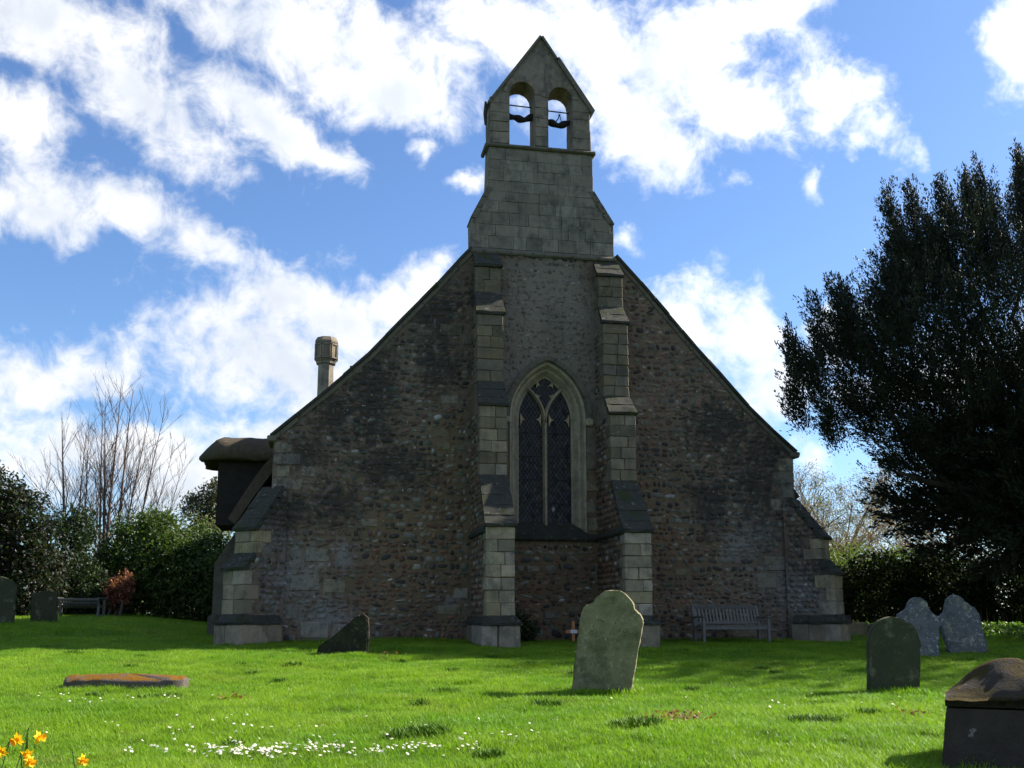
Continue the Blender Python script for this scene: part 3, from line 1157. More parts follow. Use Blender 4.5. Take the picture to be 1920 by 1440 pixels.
# ---- bellcote
def bellcote():
    bc_outline = [(3.31, 9.04), (6.77, 9.04), (6.77, 9.98), (6.28, 10.72), (6.24, 11.72), (6.20, 12.88), (5.0, 14.70), (3.75, 12.88), (3.71, 11.72), (3.68, 10.66), (3.29, 9.90)]
    def op(cx, a, zb, zs):
        return [(cx - a, zb), (cx + a, zb)] + [(cx + a * math.cos(t), zs + a * math.sin(t)) for t in np.linspace(0, PI, 13)]
    o1 = op(4.52, .315, 11.80, 13.16)
    o2 = op(5.475, .305, 11.80, 13.12)
    v, f = extrude_poly(bc_outline, [o1, o2], 0.012, .62)
    core = obj_faces('bellcote', v, f, M_BELL, church, np.tile((0.20, 0.175, 0.142), (len(v), 1)))
    # facing blocks on the solid part, sunk joints
    z = 9.13
    first = True
    while z < 11.62:
        h = random.uniform(.24, .32)
        if z + h > 11.70:
            h = 11.70 - z
        zc0, zc1 = z, z + h
        def lim(zz):
            if zz < 9.9:
                return 3.29, 6.77
            if zz < 10.68:
                t = (zz - 9.9) / .78
                return 3.29 + .39 * t, 6.77 - .49 * t
            return 3.69, 6.27
        a0, b0 = lim(zc0)
        a1, b1 = lim(zc1)
        xa, xb = max(a0, a1), min(b0, b1)
        x = xa
        while x < xb - .05:
            w = random.uniform(.3, .62)
            if x + w > xb - .2:
                w = xb - x
            m = MB()
            jit = random.uniform(0, .008)
            m.box(x + .003, x + w - .0015, -.010 - jit * .4, .3, zc0 + .0015, zc1 - .0015, .006, .005, col=tuple(np.array((.20, .178, .148)) * random.uniform(.72, 1.2)))
            m.build('ashlar_block', M_BELL, core)
            x += w
        z += h
    # sloping shoulders
    for pts in ([(3.26, 9.86), (3.66, 10.68)], [(6.80, 9.94), (6.29, 10.76)]):
        (xa, za), (xb, zb) = pts
        for i in range(3):
            t0, t1 = i / 3 + .01, (i + 1) / 3 - .01
            q = [(xa + (xb - xa) * t, za + (zb - za) * t) for t in (t0, t1)]
            s = -1 if xb > xa else 1
            V = []
            for y in (-.03, .66):
                for (x, z_) in q:
                    V.append((x, y, z_))
                for (x, z_) in q[::-1]:
                    V.append((x - s * .14, y, z_ - .02))
            F = [(0, 1, 2, 3), (7, 6, 5, 4), (0, 4, 5, 1), (1, 5, 6, 2), (2, 6, 7, 3), (3, 7, 4, 0)]
            obj_faces('shoulder_stone', V, F, M_VERGE, core)
    # sill string
    string_course([(3.63, .0), (6.33, .0)], 11.70, 11.80, .07, 'bellcote_string', .9, M_VERGE, core)
    for x0, x1 in ((3.60, 3.69), (6.26, 6.34)):
        m = MB()
        m.box(x0, x1, -.05, .66, 11.69, 11.79, .02, .01)
        m.build('bellcote_string', M_VERGE, core)
    # piers faced with jamb blocks
    for (xa, xb) in ((3.72, 4.20), (4.84, 5.165), (5.785, 6.22)):
        z = 11.815
        while z < 12.95:
            h = random.uniform(.2, .3)
            h = min(h, 13.0 - z)
            ww = random.uniform(-.012, .012)
            m = MB()
            m.box(xa + .0, xb + ww, -.012 - random.uniform(0, .008), .635, z + .002, z + h - .002, .012, .008, col=tuple(np.array((.215, .182, .145)) * random.uniform(.8, 1.12)))
            m.build('ashlar_block', M_BELL, core)
            z += h
    # voussoirs round each bell arch
    for cx, a, zs in ((4.52, .315, 13.16), (5.475, .305, 13.12)):
        nv = 9
        for i in range(nv):
            t0, t1 = PI * i / nv + .005, PI * (i + 1) / nv - .005
            V = []
            for y in (-.010, .63):
                for r, t in ((a - .006, t0), (a - .006, t1), (a + .15, t1), (a + .15, t0)):
                    V.append((cx + r * math.cos(t), y, zs + r * math.sin(t)))
            F = [(3, 2, 1, 0), (4, 5, 6, 7), (0, 1, 5, 4), (1, 2, 6, 5), (2, 3, 7, 6), (3, 0, 4, 7)]
            k_ = random.uniform(.85, 1.1)
            obj_faces('voussoir', V, F, M_BELL, core, np.tile(np.array((.215, .178, .138)) * k_, (8, 1)))
    # gable copings with the slipped slab on the right slope
    def cope(xa, za, xb, zb, th, k):
        L = math.hypot(xb - xa, zb - za)
        dx, dz = (xb - xa) / L, (zb - za) / L
        nx, nz = (-dz, dx) if dx > 0 else (dz, -dx)
        if nz < 0:
            nx, nz = -nx, -nz
        for i in range(k):
            t0, t1 = L * i / k + .004, L * (i + 1) / k - .004
            q = [(xa + dx * t + nx * o, za + dz * t + nz * o) for t, o in ((t0, -.012), (t1, -.012), (t1, th), (t0, th))]
            V = [(x, -.06, z_) for x, z_ in q] + [(x, .68, z_) for x, z_ in q]
            F = [(0, 1, 2, 3), (7, 6, 5, 4), (0, 4, 5, 1), (1, 5, 6, 2), (2, 6, 7, 3), (3, 7, 4, 0)]
            obj_faces('coping_slab', V, F, M_VERGE, core)
    cope(3.70, 12.82, 5.0, 14.71, .05, 3)
    cope(5.0, 14.71, 5.40, 14.10, .045, 1)
    cope(5.36, 14.15, 6.26, 12.80, .10, 2)
    # beams and hanging irons in the two openings
    for cx, a, zs in ((4.52, .33, 12.72), (5.475, .32, 12.66)):
        xs = np.linspace(cx - a, cx + a, 12)
        sag = [zs - .07 * math.sin(PI * (i / 11)) + .02 * math.sin(i * .9 + cx) for i in range(12)]
        rad = [.080 + .018 * math.sin(i * 1.3 + cx * 3) for i in range(12)]
        m = MB()
        m.tube([(x, .33, z_) for x, z_ in zip(xs, sag)], rad, 8)
        m.build('bell_beam', M_DARKWOOD, core, True)
        m = MB()
        m.tube([(cx - a, .40, zs + .32), (cx + a, .40, zs + .30)], .016, 6)
        m.build('iron_bar', M_IRON, core, True)
    m = MB()
    m.tube([(5.40, .33, 12.62), (5.50, .33, 12.76), (5.53, .33, 12.88), (5.50, .33, 12.85)], .014, 5)
    m.tube([(5.53, .33, 12.88), (5.57, .33, 12.70)], .012, 5)
    m.build('iron_hook', M_IRON, core)
    m = MB()
    m.tube([(3.63, .1, 12.9), (3.62, .1, 12.6), (3.63, .1, 12.3)], [.03, .05, .03], 6)
    m.build('ivy_stub', M_COPE, core)
    return core


bellcote()


# ---- the two-light traceried window
def window():
    w = bpy.data.objects.new('window', None)
    COL.objects.link(w)
    w.parent = church
    WL[w.name] = Vector((WCX, .2, 2.3))
    w.location = WL[w.name] - WL[church.name]
    # jamb and arch stones: layered splay, cut into voussoirs
    layers = [(0.935, 1.345, .03), (0.90, 1.31, -.022), (0.855, 1.265, .012), (0.80, 1.20, .15), (0.765, 1.165, .165), (0.735, 1.14, .20), (0.66, 1.055, .31), (0.625, 1.02, .33), (0.625, 1.02, .46)]
    n = 10
    curves = []
    for a, r, y in layers:
        pts = [(WCX - a, z) for z in np.linspace(2.40, WZS, 8)[:-1]] + arch(WCX, a, WZS, r, n) + [(WCX + a, z) for z in np.linspace(2.40, WZS, 8)[:-1][::-1]]
        curves.append([(x, y, z) for x, z in pts])
    npt = len(curves[0])
    cuts = [0, 1, 2, 3, 4, 5, 6, 7, 9, 11, 13, 15, 17, 19, 21, 23, 25, 27, 28, 29, 30, 31, 32, 33, 34]
    cuts = sorted(set([c for c in cuts if c < npt] + [npt - 1]))
    for c0, c1 in zip(cuts[:-1], cuts[1:]):
        V, F = [], []
        m = c1 - c0 + 1
        for cur in curves:
            for i in range(c0, c1 + 1):
                p_ = Vector(cur[i])
                if i == c0:
                    p_ = p_.lerp(Vector(cur[i + 1]), .005)
                if i == c1:
                    p_ = p_.lerp(Vector(cur[i - 1]), .005)
                V.append(tuple(p_))
        for a in range(len(curves) - 1):
            for i in range(m - 1):
                F.append((a * m + i, a * m + i + 1, (a + 1) * m + i + 1, (a + 1) * m + i))
        F.append(tuple(a * m for a in range(len(curves))))
        F.append(tuple(a * m + m - 1 for a in range(len(curves)))[::-1])
        k_ = random.uniform(.94, 1.05)
        obj_faces('jamb_stone', V, F, M_FRAME, w, np.tile(np.array((.33, .285, .205)) * k_, (len(V), 1)))
    # hood mould
    hin = arch(WCX, .95, WZS, 1.36, 12)
    hout = arch(WCX, 1.04, WZS, 1.47, 12)
    for c0 in range(0, 24, 3):
        V, F = [], []
        for i in range(c0, c0 + 4):
            (xi, zi), (xo, zo) = hin[i], hout[i]
            V += [(xi, .01, zi), (xi, -.06, zi), (xo, -.085, zo), (xo, .01, zo)]
        for k in range(3):
            for r in range(4):
                r2 = (r + 1) % 4
                F.append((k * 4 + r, k * 4 + r2, k * 4 + 4 + r2, k * 4 + 4 + r))
        F.append((0, 1, 2, 3))
        F.append((15, 14, 13, 12))
        obj_faces('hood_mould', V, F, M_VERGE, w)
    for x in (WCX - .99, WCX + .99):
        m = MB()
        m.box(x - .09, x + .09, -.09, .02, 4.93, 5.10, .03, .01, col=(.33, .29, .2))
        m.build('label_stop', M_FRAME, w)
    # sill
    for i in range(3):
        x0, x1 = WCX - .92 + i * .613, WCX - .92 + (i + 1) * .613 - .006
        V = [(x0, -.09, 2.30), (x1, -.09, 2.30), (x1, -.09, 2.40), (x0, -.09, 2.40), (x0, .36, 2.70), (x1, .36, 2.70), (x0, .5, 2.30), (x1, .5, 2.30)]
        F = [(0, 1, 2, 3), (3, 2, 5, 4), (4, 5, 7, 6), (6, 7, 1, 0), (0, 3, 4, 6), (1, 7, 5, 2)]
        obj_faces('window_sill', V, F, M_COPE, w)
    # mullion and tracery bars
    def bar(pts, hw, y0, y1, name, col=(.38, .31, .21)):
        V, F = [], []
        P = [Vector((x, 0, z)) for x, z in pts]
        nn = len(P)
        for i in range(nn):
            t = (P[min(i + 1, nn - 1)] - P[max(0, i - 1)]).normalized()
            q = Vector((t.z, 0, -t.x))
            ym = (y0 + y1) / 2
            for o_, y in ((-hw * .3, y0), (hw * .3, y0), (hw, ym - .02), (hw, y1), (-hw, y1), (-hw, ym - .02)):
                pp = P[i] + q * o_
                V.append((pp.x, y, pp.z))
        for i in range(nn - 1):
            for r in range(6):
                r2 = (r + 1) % 6
                F.append((i * 6 + r, i * 6 + r2, i * 6 + 6 + r2, i * 6 + 6 + r))
        F.append(tuple(range(6))[::-1])
        F.append(tuple(range(6 * nn - 6, 6 * nn)))
        return obj_faces(name, V, F, M_FRAME, w, np.tile(col, (len(V), 1)))
    bar([(WCX, z) for z in (2.62, 3.4, 4.2, 5.03)], .058, .235, .46, 'mullion')
    def cusp(bx, bz, tx, tz, hw):
        """a pointed foil cusp with hollow sides, base (bx,bz) to tip (tx,tz)"""
        pr = []
        for t in np.linspace(0, 1, 6):
            pr.append((bx + (tx - bx) * t, bz + (tz - bz) * t + hw * (1 - t) ** 2.4 + .006))
        for t in np.linspace(1, 0, 6):
            pr.append((bx + (tx - bx) * t, bz + (tz - bz) * t - hw * (1 - t) ** 2.4 - .006))
        v, f = extrude_poly(pr, [], .31, .42)
        obj_faces('cusp', v, f, M_FRAME, w, np.tile((.40, .32, .20), (len(v), 1)))
    # branches: same curvature as the great arch, springing from the mullion
    R = (1.02 ** 2 + .625 ** 2) / (2 * .625)
    for s in (-1, 1):
        pts = []
        for i in range(9):
            t = i / 8 * .86
            pts.append((WCX + s * (R - R * math.cos(t)) * 1.0, 5.03 + R * math.sin(t) * .93))
        bar(pts, .045, .25, .46, 'tracery_bar')
        # head of each light and its cusps
        lc = WCX + s * .335
        for q, (dx, zc) in enumerate(((-.215, 5.10), (.225, 5.10))):
            cusp(lc + s * dx * 1.12, zc, lc + s * dx * .60, zc + .01, .15)
    for px, pz, tx, tz in ((WCX - .20, 5.98, WCX - .09, 5.92), (WCX + .20, 5.98, WCX + .09, 5.92), (WCX - .20, 5.62, WCX - .09, 5.70), (WCX + .20, 5.62, WCX + .09, 5.70)):
        cusp(px, pz, tx, tz, .11)
    # glass: diamond quarries, each slightly tilted, in lead
    op = opening(WCX, .64, WZS, 1.03, 2.6, 8)
    V, F, C = [], [], []
    LV = MB()
    dw, dh = .092, .140
    r = 0
    z = 2.62
    while z < 6.25:
        x = WCX - .69 + (dw / 2 if r % 2 else 0)
        while x < WCX + .72:
            if inside(op, x, z):
                i0 = len(V)
                tx, tz = random.gauss(0, .11), random.gauss(0, .11)
                for ox, oz in ((0, -dh / 2 + .006), (dw / 2 - .005, 0), (0, dh / 2 - .006), (-dw / 2 + .005, 0)):
                    V.append((x + ox, .372 + ox * tx + oz * tz, z + oz))
                F.append((i0, i0 + 1, i0 + 2, i0 + 3))
                k_ = random.random()
                c = (.02, .021, .027) if k_ < .55 else (.045, .042, .04) if k_ < .8 else (.02, .03, .045) if k_ < .93 else (.075, .07, .06)
                if z > 3.6:
                    c = tuple(.7 * q for q in c)
                C += [c] * 4
            x += dw
        z += dh / 2
        r += 1
    tag(obj_faces('quarry_glass', V, F, M_GLASS, w, np.array(C)), kind='stuff')
    # one pale replacement quarry
    x, z = WCX + .20, 3.01
    obj_faces('pale_quarry', [(x, .362, z - .07), (x + .047, .362, z), (x, .362, z + .07), (x - .047, .362, z)], [(0, 1, 2, 3)], M_GLASS, w, np.tile((.36, .34, .30), (4, 1)))
    for s in (-1, 1):
        k = dh / dw
        c = -8.0
        for i in range(-60, 90):
            zc = 2.62 + i * dh
            pts = []
            for t in np.linspace(-.68, .68, 35):
                xx, zz = WCX + t, zc + s * k * (t + .69)
                if inside(op, xx, zz):
                    pts.append((xx, zz))
            if len(pts) > 1:
                (xa, za), (xb, zb) = pts[0], pts[-1]
                d = .0035
                LV.add([(xa - d, .366, za), (xb - d, .366, zb), (xb + d, .366, zb), (xa + d, .366, za), (xa, .371, za), (xb, .371, zb)],
                       [(0, 3, 2, 1) if s > 0 else (0, 1, 2, 3)])
    tag(LV.build('lead_lattice', M_LEAD, w), kind='stuff')
    for zb in (3.15, 3.7, 4.25, 4.8):
        m = MB()
        m.tube([(WCX - .63, .36, zb), (WCX + .63, .36, zb)], .009, 5)
        m.build('saddle_bar', M_LEAD, w)
    bp = opening(WCX, .70, WZS, 1.1, 2.3, 8)
    v, f = extrude_poly(bp, [], .40, .44)
    obj_faces('unlit_inside_panel', v, f, M_INSIDE_PANEL, w)  # black panel stands in for the unlit inside of the church


window()


# ---- nave, thatched roofs, dormer, chimney
def prism_y(poly, y0, y1, name, mat_, parent, rough=0.0):
    v, f = extrude_poly(poly, [], y0, y1)
    return obj_faces(name, v, f, mat_, parent)


def thatch_sheet(pts, y0, y1, th, name='thatch_roof', parent=None, ny=40):
    """thick thatch following a polyline in XZ (top surface), rounded at its eave"""
    P = np.array(pts, float)
    seg = np.concatenate([[0], np.cumsum(np.hypot(*np.diff(P, axis=0).T))])
    m = 28
    t = np.linspace(0, seg[-1], m)
    X, Z = np.interp(t, seg, P[:, 0]), np.interp(t, seg, P[:, 1])
    dx, dz = np.gradient(X), np.gradient(Z)
    L = np.hypot(dx, dz)
    nx, nz = -dz / L, dx / L
    flip = np.where(nz < 0, -1, 1)
    nx, nz = nx * flip, nz * flip
    Y = np.linspace(y0, y1, ny)
    V = []
    for y in Y:
        wob = .05 * (fbm(t * 1.3, np.full(m, y * .8), 3.3, 3) - .5) * 2
        V.append(np.stack([X + nx * wob, np.full(m, y), Z + nz * wob], 1))
    for y in Y:
        V.append(np.stack([X - nx * th, np.full(m, y), Z - nz * th], 1))
    V = np.array(V).reshape(-1, 3)
    F = []
    A = lambda i, j: i * m + j
    B = lambda i, j: (ny + i) * m + j
    for i in range(ny - 1):
        for j in range(m - 1):
            F.append((A(i, j), A(i + 1, j), A(i + 1, j + 1), A(i, j + 1)))
            F.append((B(i, j), B(i, j + 1), B(i + 1, j + 1), B(i + 1, j)))
        F.append((A(i, m - 1), A(i + 1, m - 1), B(i + 1, m - 1), B(i, m - 1)))
        F.append((A(i, 0), B(i, 0), B(i + 1, 0), A(i + 1, 0)))
    for j in range(m - 1):
        F.append((A(0, j), A(0, j + 1), B(0, j + 1), B(0, j)))
        F.append((A(ny - 1, j), B(ny - 1, j), B(ny - 1, j + 1), A(ny - 1, j + 1)))
    return obj_faces(name, V, F, M_THATCH, parent or church, None, False)


thatch_sheet([(5.06, 9.0), (3.3, 8.7), (1.7, 6.95), (-.1, 5.15), (-1.1, 4.18), (-1.7, 3.3), (-2.05, 2.72)], .92, 17, .22)
thatch_sheet([(5.06, 9.0), (6.8, 8.7), (8.4, 7.0), (10.1, 5.2), (11.25, 4.15), (11.75, 3.50)], .92, 17, .22)
prism_y([(-.95, -.5), (11.05, -.5), (11.05, 3.6), (10.6, 4.2), (5.06, 8.6), (-.6, 4.2), (-.95, 3.4)], 1.0, 16.8, 'nave_wall', M_MORTAR, church)
# side buttresses on both flanks, further back
for s, x_, y_, zt in ((-1, -.95, 3.0, 2.8), (1, 11.05, 3.6, 3.5)):
    ex = 1.62 if s < 0 else 1.2
    m = MB()
    prof = [(0, -.5), (s * ex, -.5), (s * ex, .55), (s * ex * .94, .62), (s * ex * .94, zt - 1.0 if s < 0 else zt - .55), (s * ex * .62, zt - .1), (0, zt)]
    V = [(x_ + px, yy, pz) for yy in (y_, y_ + .6) for px, pz in prof]
    k = len(prof)
    F = [tuple(range(k)), tuple(range(k, 2 * k))[::-1]]
    for i in range(k):
        j = (i + 1) % k
        F.append((i, i + k, j + k, j))
    m.add(V, F, (.12, .105, .08))
    m.build('side_buttress', M_ASH, church)


def dormer():
    d = bpy.data.objects.new('thatched_dormer', None)
    COL.objects.link(d)
    d.parent = church
    WL[d.name] = Vector((-2, 3, 2.6))
    d.location = WL[d.name] - WL[church.name]
    v, f = extrude_poly([(-2.40, 2.66), (-1.5, 2.66), (.6, 4.62), (-2.40, 4.62)], [], 2.0, 3.7)
    obj_faces('dormer_cheek', v, f, M_DARKWOOD, d)
    # thatch hood: rounded barrel with a hipped, overhanging front
    nu, nv = 26, 18
    V = []
    for i in range(nu):
        u = i / (nu - 1)
        x = -2.86 + u * 3.2
        hip = min(1.0, max(0.0, (x + 2.86) / .45))
        top = 4.32 + (4.83 - 4.32) * min(1, hip * 1.05) ** .85
        for j in range(nv):
            a = PI * j / (nv - 1)
            cy = 2.85
            hy = 1.18 * (.62 + .38 * hip)
            yy = cy - hy * math.cos(a)
            zz = 4.20 + (top - 4.20) * max(0, math.sin(a)) ** .55
            w = .07 * (float(fbm(x * 3.2, yy * 3.2, 5.5, 4)) - .5) * 2
            V.append((x, yy, zz + w))
    for i in range(nu):
        u = i / (nu - 1)
        x = -2.80 + u * 3.14
        for j in range(nv):
            a = PI * j / (nv - 1)
            hy = 1.02 * (.62 + .38 * min(1, max(0, (x + 2.8) / .45)))
            V.append((x, 2.85 - hy * math.cos(a), 4.16 + .12 * math.sin(a)))
    F = []
    A = lambda i, j: i * nv + j
    B = lambda i, j: (nu + i) * nv + j
    for i in range(nu - 1):
        for j in range(nv - 1):
            F.append((A(i, j), A(i + 1, j), A(i + 1, j + 1), A(i, j + 1)))
            F.append((B(i, j), B(i, j + 1), B(i + 1, j + 1), B(i + 1, j)))
        F.append((A(i, 0), B(i, 0), B(i + 1, 0), A(i + 1, 0)))
        F.append((A(i, nv - 1), A(i + 1, nv - 1), B(i + 1, nv - 1), B(i, nv - 1)))
    for j in range(nv - 1):
        F.append((A(0, j), A(0, j + 1), B(0, j + 1), B(0, j)))
    obj_faces('dormer_thatch', V, F, M_THATCH, d, None, True)


dormer()


def chimney():
    cx, cy = .02, 8.0
    def ring(r, z, rot=PI / 8):
        return [(cx + r * math.cos(rot + i * PI / 4), cy + r * math.sin(rot + i * PI / 4), z) for i in range(8)]
    def stack(levels):
        V = [p for r, z in levels for p in ring(r, z)]
        F = []
        for l in range(len(levels) - 1):
            for i in range(8):
                j = (i + 1) % 8
                F.append((l * 8 + i, l * 8 + j, l * 8 + 8 + j, l * 8 + 8 + i))
        F.append(tuple(range((len(levels) - 1) * 8, len(levels) * 8)))
        return V, F
    v, f = stack([(.26, 4.5), (.25, 8.08), (.30, 8.10), (.32, 8.16)])
    c = obj_faces('chimney_stack', v, f, M_ASH, church, np.tile((.30, .26, .20), (len(v), 1)))
    v, f = stack([(.32, 8.17), (.35, 8.24), (.355, 8.72), (.37, 8.74), (.37, 8.80), (.30, 8.92), (.2, 8.95)])
    h = obj_faces('chimney_head', v, f, M_ASH, c, np.tile((.22, .18, .13), (len(v), 1)))
    for i in range(8):
        a = i * PI / 4
        M = Matrix.Translation((cx, cy, 0)) @ Matrix.Rotation(a, 4, 'Z')
        pts = [(-.075, 8.30), (.075, 8.30)] + [(.075 * math.cos(t), 8.58 + .075 * math.sin(t)) for t in np.linspace(0, PI, 7)]
        V = [tuple(M @ Vector((.338, x, z))) for x, z in pts] + [tuple(M @ Vector((.30, x, z))) for x, z in pts]
        outer = [(-.115, 8.26), (.115, 8.26), (.115, 8.70), (-.115, 8.70)]
        m = MB()
        # raised frame strips round each blind arch
        for x0, x1, z0, z1 in ((-.125, -.08, 8.26, 8.70), (.08, .125, 8.26, 8.70), (-.125, .125, 8.655, 8.71), (-.125, .125, 8.24, 8.29)):
            m.box(.325, .352, x0, x1, z0, z1, .006, 0, M=M, col=(.25, .205, .145))
        m.build('blind_arch', M_ASH, c)
    return c


chimney()


# ------------------------------------------------------------------ churchyard stones
def slab_stone(outline, th, M, mat_, name, label, cat, group=None, bev=.012, rough=.006, parent=None, wear=.03):
    """gravestone: outline in local (x,z), thickness along y, weathered arris"""
    dense = []
    m_ = len(outline)
    sd = random.uniform(0, 40)
    for i in range(m_):
        (xa, za), (xb, zb) = outline[i], outline[(i + 1) % m_]
        k = max(1, int(math.hypot(xb - xa, zb - za) / .045))
        dense += [(xa + (xb - xa) * q / k, za + (zb - za) * q / k) for q in range(k)]
    outline = []
    for x, z in dense:
        a_ = float(fbm(x * 9 + sd, z * 9, 1.1, 3)) - .5
        b_ = float(fbm(x * 9 + sd, z * 9, 8.1, 3)) - .5
        outline.append((x + a_ * wear, z + b_ * wear))
    bm = bmesh.new()
    vs = [bm.verts.new((x, -th / 2, z)) for x, z in outline]
    face = bm.faces.new(vs)
    ext = bmesh.ops.extrude_face_region(bm, geom=[face])
    for g in ext['geom']:
        if isinstance(g, bmesh.types.BMVert):
            g.co.y += th
    bm.normal_update()
    bmesh.ops.recalc_face_normals(bm, faces=bm.faces[:])
    ed = [e for e in bm.edges if len(e.link_faces) == 2 and e.calc_face_angle(0) > .9]
    bmesh.ops.bevel(bm, geom=ed, offset=bev, segments=2, affect='EDGES', clamp_overlap=True)
    for v in bm.verts:
        v.co += Vector((random.uniform(-1, 1), random.uniform(-1, 1), random.uniform(-1, 1))) * rough
    bm.transform(M)
    V = [tuple(v.co) for v in bm.verts]
    bm.verts.index_update()
    F = [tuple(v.index for v in f.verts) for f in bm.faces]
    bm.free()
    o = obj_faces(name, V, F, mat_, parent)
    if label:
        tag(o, label, cat, group)
    return o


def arc(cx, cz, r, a0, a1, n, sq=1.0):
    return [(cx + r * math.cos(math.radians(a)), cz + sq * r * math.sin(math.radians(a))) for a in np.linspace(a0, a1, n)]


def place(x, y, rz=0, lean=0, back=0, dz=0.0):
    return Matrix.Translation((x, y, float(ground_z(x, y)) + dz)) @ Matrix.Rotation(math.radians(rz), 4, 'Z') @ Matrix.Rotation(math.radians(lean), 4, 'Y') @ Matrix.Rotation(math.radians(back), 4, 'X')


GG = 'headstones in the churchyard'
# the tall leaning headstone with shoulders
ol = [(-.37, -.4), (.37, -.4), (.40, .0), (.425, .86), (.43, 1.00)] + arc(.30, 1.0, .125, 0, 70, 5) + [(.315, 1.14)] + arc(0, 1.06, .30, 20, 160, 15) + [(-.315, 1.14)] + arc(-.30, 1.0, .125, 110, 180, 5) + [(-.43, 1.00), (-.425, .86), (-.40, .0)]
sc = [(x * .93, z * .985) for x, z in ol]
Mb = place(3.57, -9.7, -22, 10.0, 3)
big_o = slab_stone(sc, .13, Mb, M_GRAVE_OLIVE, 'headstone', 'tall olive-grey shouldered headstone leaning right, in sunlit grass before the church', 'headstone', GG, .018, .005, None, .020)
# worn inscription: shallow cut strokes, no longer readable
m = MB()
for r, (z, x0, x1) in enumerate(((.915, -.17, .16), (.83, -.22, .22), (.765, -.2, .06), (.70, -.16, .19))):
    x = x0
    while x < x1:
        w = random.uniform(.012, .024)
        if random.random() < .62:
            if random.random() < .6:
                m.box(x, x + .007, -.0685, -.060, z, z + .032, .001, 0, M=Mb)
            if random.random() < .5:
                m.box(x, x + w, -.0685, -.060, z + random.choice((0, .015, .028)), z + random.choice((0, .015, .028)) + .030 * 0 + .035 * 0 + .004 + .028, .001, 0, M=Mb) if False else m.box(x, x + w, -.0685, -.060, z + .012, z + .016, .001, 0, M=Mb)
        x += w + .012
m.build('worn_inscription', M_GRAVE_DARK, big_o)
# the round-topped dark headstone
ol = [(-.315, -.4), (.315, -.4), (.33, .62)] + arc(0, .64, .335, 0, 180, 19, 1.05) + [(-.33, .62)]
slab_stone(ol, .11, place(7.27, -10.3, -14, 3.0, 4), M_GRAVE_DARK, 'headstone', 'dark round-topped headstone with sunlit rim, in front of two grey lichened stones', 'headstone', GG, .014, .003)


def shouldered(w, h, r):
    return [(-w * .92, -.4), (w * .92, -.4), (w, h - .42), (w * .93, h - .33), (r + .07, h - .26), (r + .02, h - .20)] + arc(0, h - r, r, 8, 172, 11) + [(-r - .02, h - .20), (-r - .07, h - .26), (-w * .93, h - .33), (-w, h - .42)]


slab_stone(shouldered(.40, 1.12, .20), .12, place(10.92, -5.1, -8, 1.5, 4), M_GRAVE_GREY, 'headstone', 'pale grey lichen-spotted headstone, upright one of the pair behind the round-topped stone', 'headstone', GG, .016, .012)
slab_stone(shouldered(.40, 1.14, .20), .12, place(12.38, -4.5, -8, -15, 5), M_GRAVE_GREY, 'headstone', 'pale grey lichen-spotted headstone tilted to the left, beside the mossy tomb', 'headstone', GG, .016, .012)
slab_stone([(-.27, -.3), (.27, -.3), (.27, .40), (.18, .47), (-.2, .47), (-.27, .42)], .1, place(11.9, -2.2, -5, 0, 3), M_GRAVE_DARK, 'headstone', 'small low grey stone between church plinth and round-topped headstone', 'headstone', GG, .012, .008)
ol = [(-.42, -.3), (.42, -.3), (.42, .85)] + arc(0, .85, .42, 0, 180, 15, .62) + [(-.42, .85)]
slab_stone(ol, .12, place(-7.16, 2.5, 8, 0, 0), M_GRAVE_DARK, 'headstone', 'dark round-shouldered headstone in shade under the dark evergreen, left edge', 'headstone', GG, .014, .006)
slab_stone([(-.29, -.3), (.29, -.3), (.30, .60), (.24, .72), (.06, .79), (-.14, .76), (-.28, .66)], .12, place(-6.36, 3.5, 5, -1, 0), M_GRAVE_DARK, 'headstone', 'squat rough-topped grey headstone in shade beside the far bench', 'headstone', GG, .014, .010)
# broken wedge of stone
slab_stone([(-.44, -.3), (.46, -.3), (.46, .42), (.44, .66), (.40, .70), (.38, .745), (.33, .735), (.29, .69), (.24, .71), (.1, .57), (-.08, .42), (-.25, .29), (-.44, .17)], .16, place(.47, -3.9, -12, 0, 2), M_GRAVE_BLACK,
           'broken_headstone', 'blackened broken headstone stump with a slanting top, near the left of the gable', 'broken headstone', None, .02, .008)


# moss covered flat slab in the turf
def lumpy_slab(cx, cy, L, W, H, rz, zoff, name, mat_, label, cat, crown=.05, nx=40, ny=18, nz=6, amp=.03):
    bm = bmesh.new()
    bmesh.ops.create_grid(bm, x_segments=nx, y_segments=ny, size=.5)
    V, F = [], []
    # closed box with rounded edges made from a mapped sphere-ish grid
    bm.free()
    nu, nv = 56, 22
    for i in range(nv + 1):
        ph = -PI / 2 + PI * i / nv
        for j in range(nu):
            th = 2 * PI * j / nu
            def sp(c, e):
                return math.copysign(abs(c) ** e, c)
            x = sp(math.cos(ph), .18) * sp(math.cos(th), .34) * L / 2
            y = sp(math.cos(ph), .18) * sp(math.sin(th), .34) * W / 2
            z = sp(math.sin(ph), .18) * H / 2
            if z > 0:
                z += crown * (1 - (2 * y / W) ** 2) * (1 - .6 * (2 * x / L) ** 4)
            nn = (float(fbm(x * 6 + 9, y * 6, z * 6 + 3, 3)) - .5) * 2 * amp
            V.append((x * (1 + nn / L), y * (1 + nn / W * 1.5), z + nn))
    for i in range(nv):
        for j in range(nu):
            j2 = (j + 1) % nu
            F.append((i * nu + j, i * nu + j2, (i + 1) * nu + j2, (i + 1) * nu + j))
    M = Matrix.Translation((cx, cy, float(ground_z(cx, cy)) + zoff)) @ Matrix.Rotation(math.radians(rz), 4, 'Z')
    V = [tuple(M @ Vector(p_)) for p_ in V]
    o = obj_faces(name, V, F, mat_, None, None, True)
    return tag(o, label, cat)


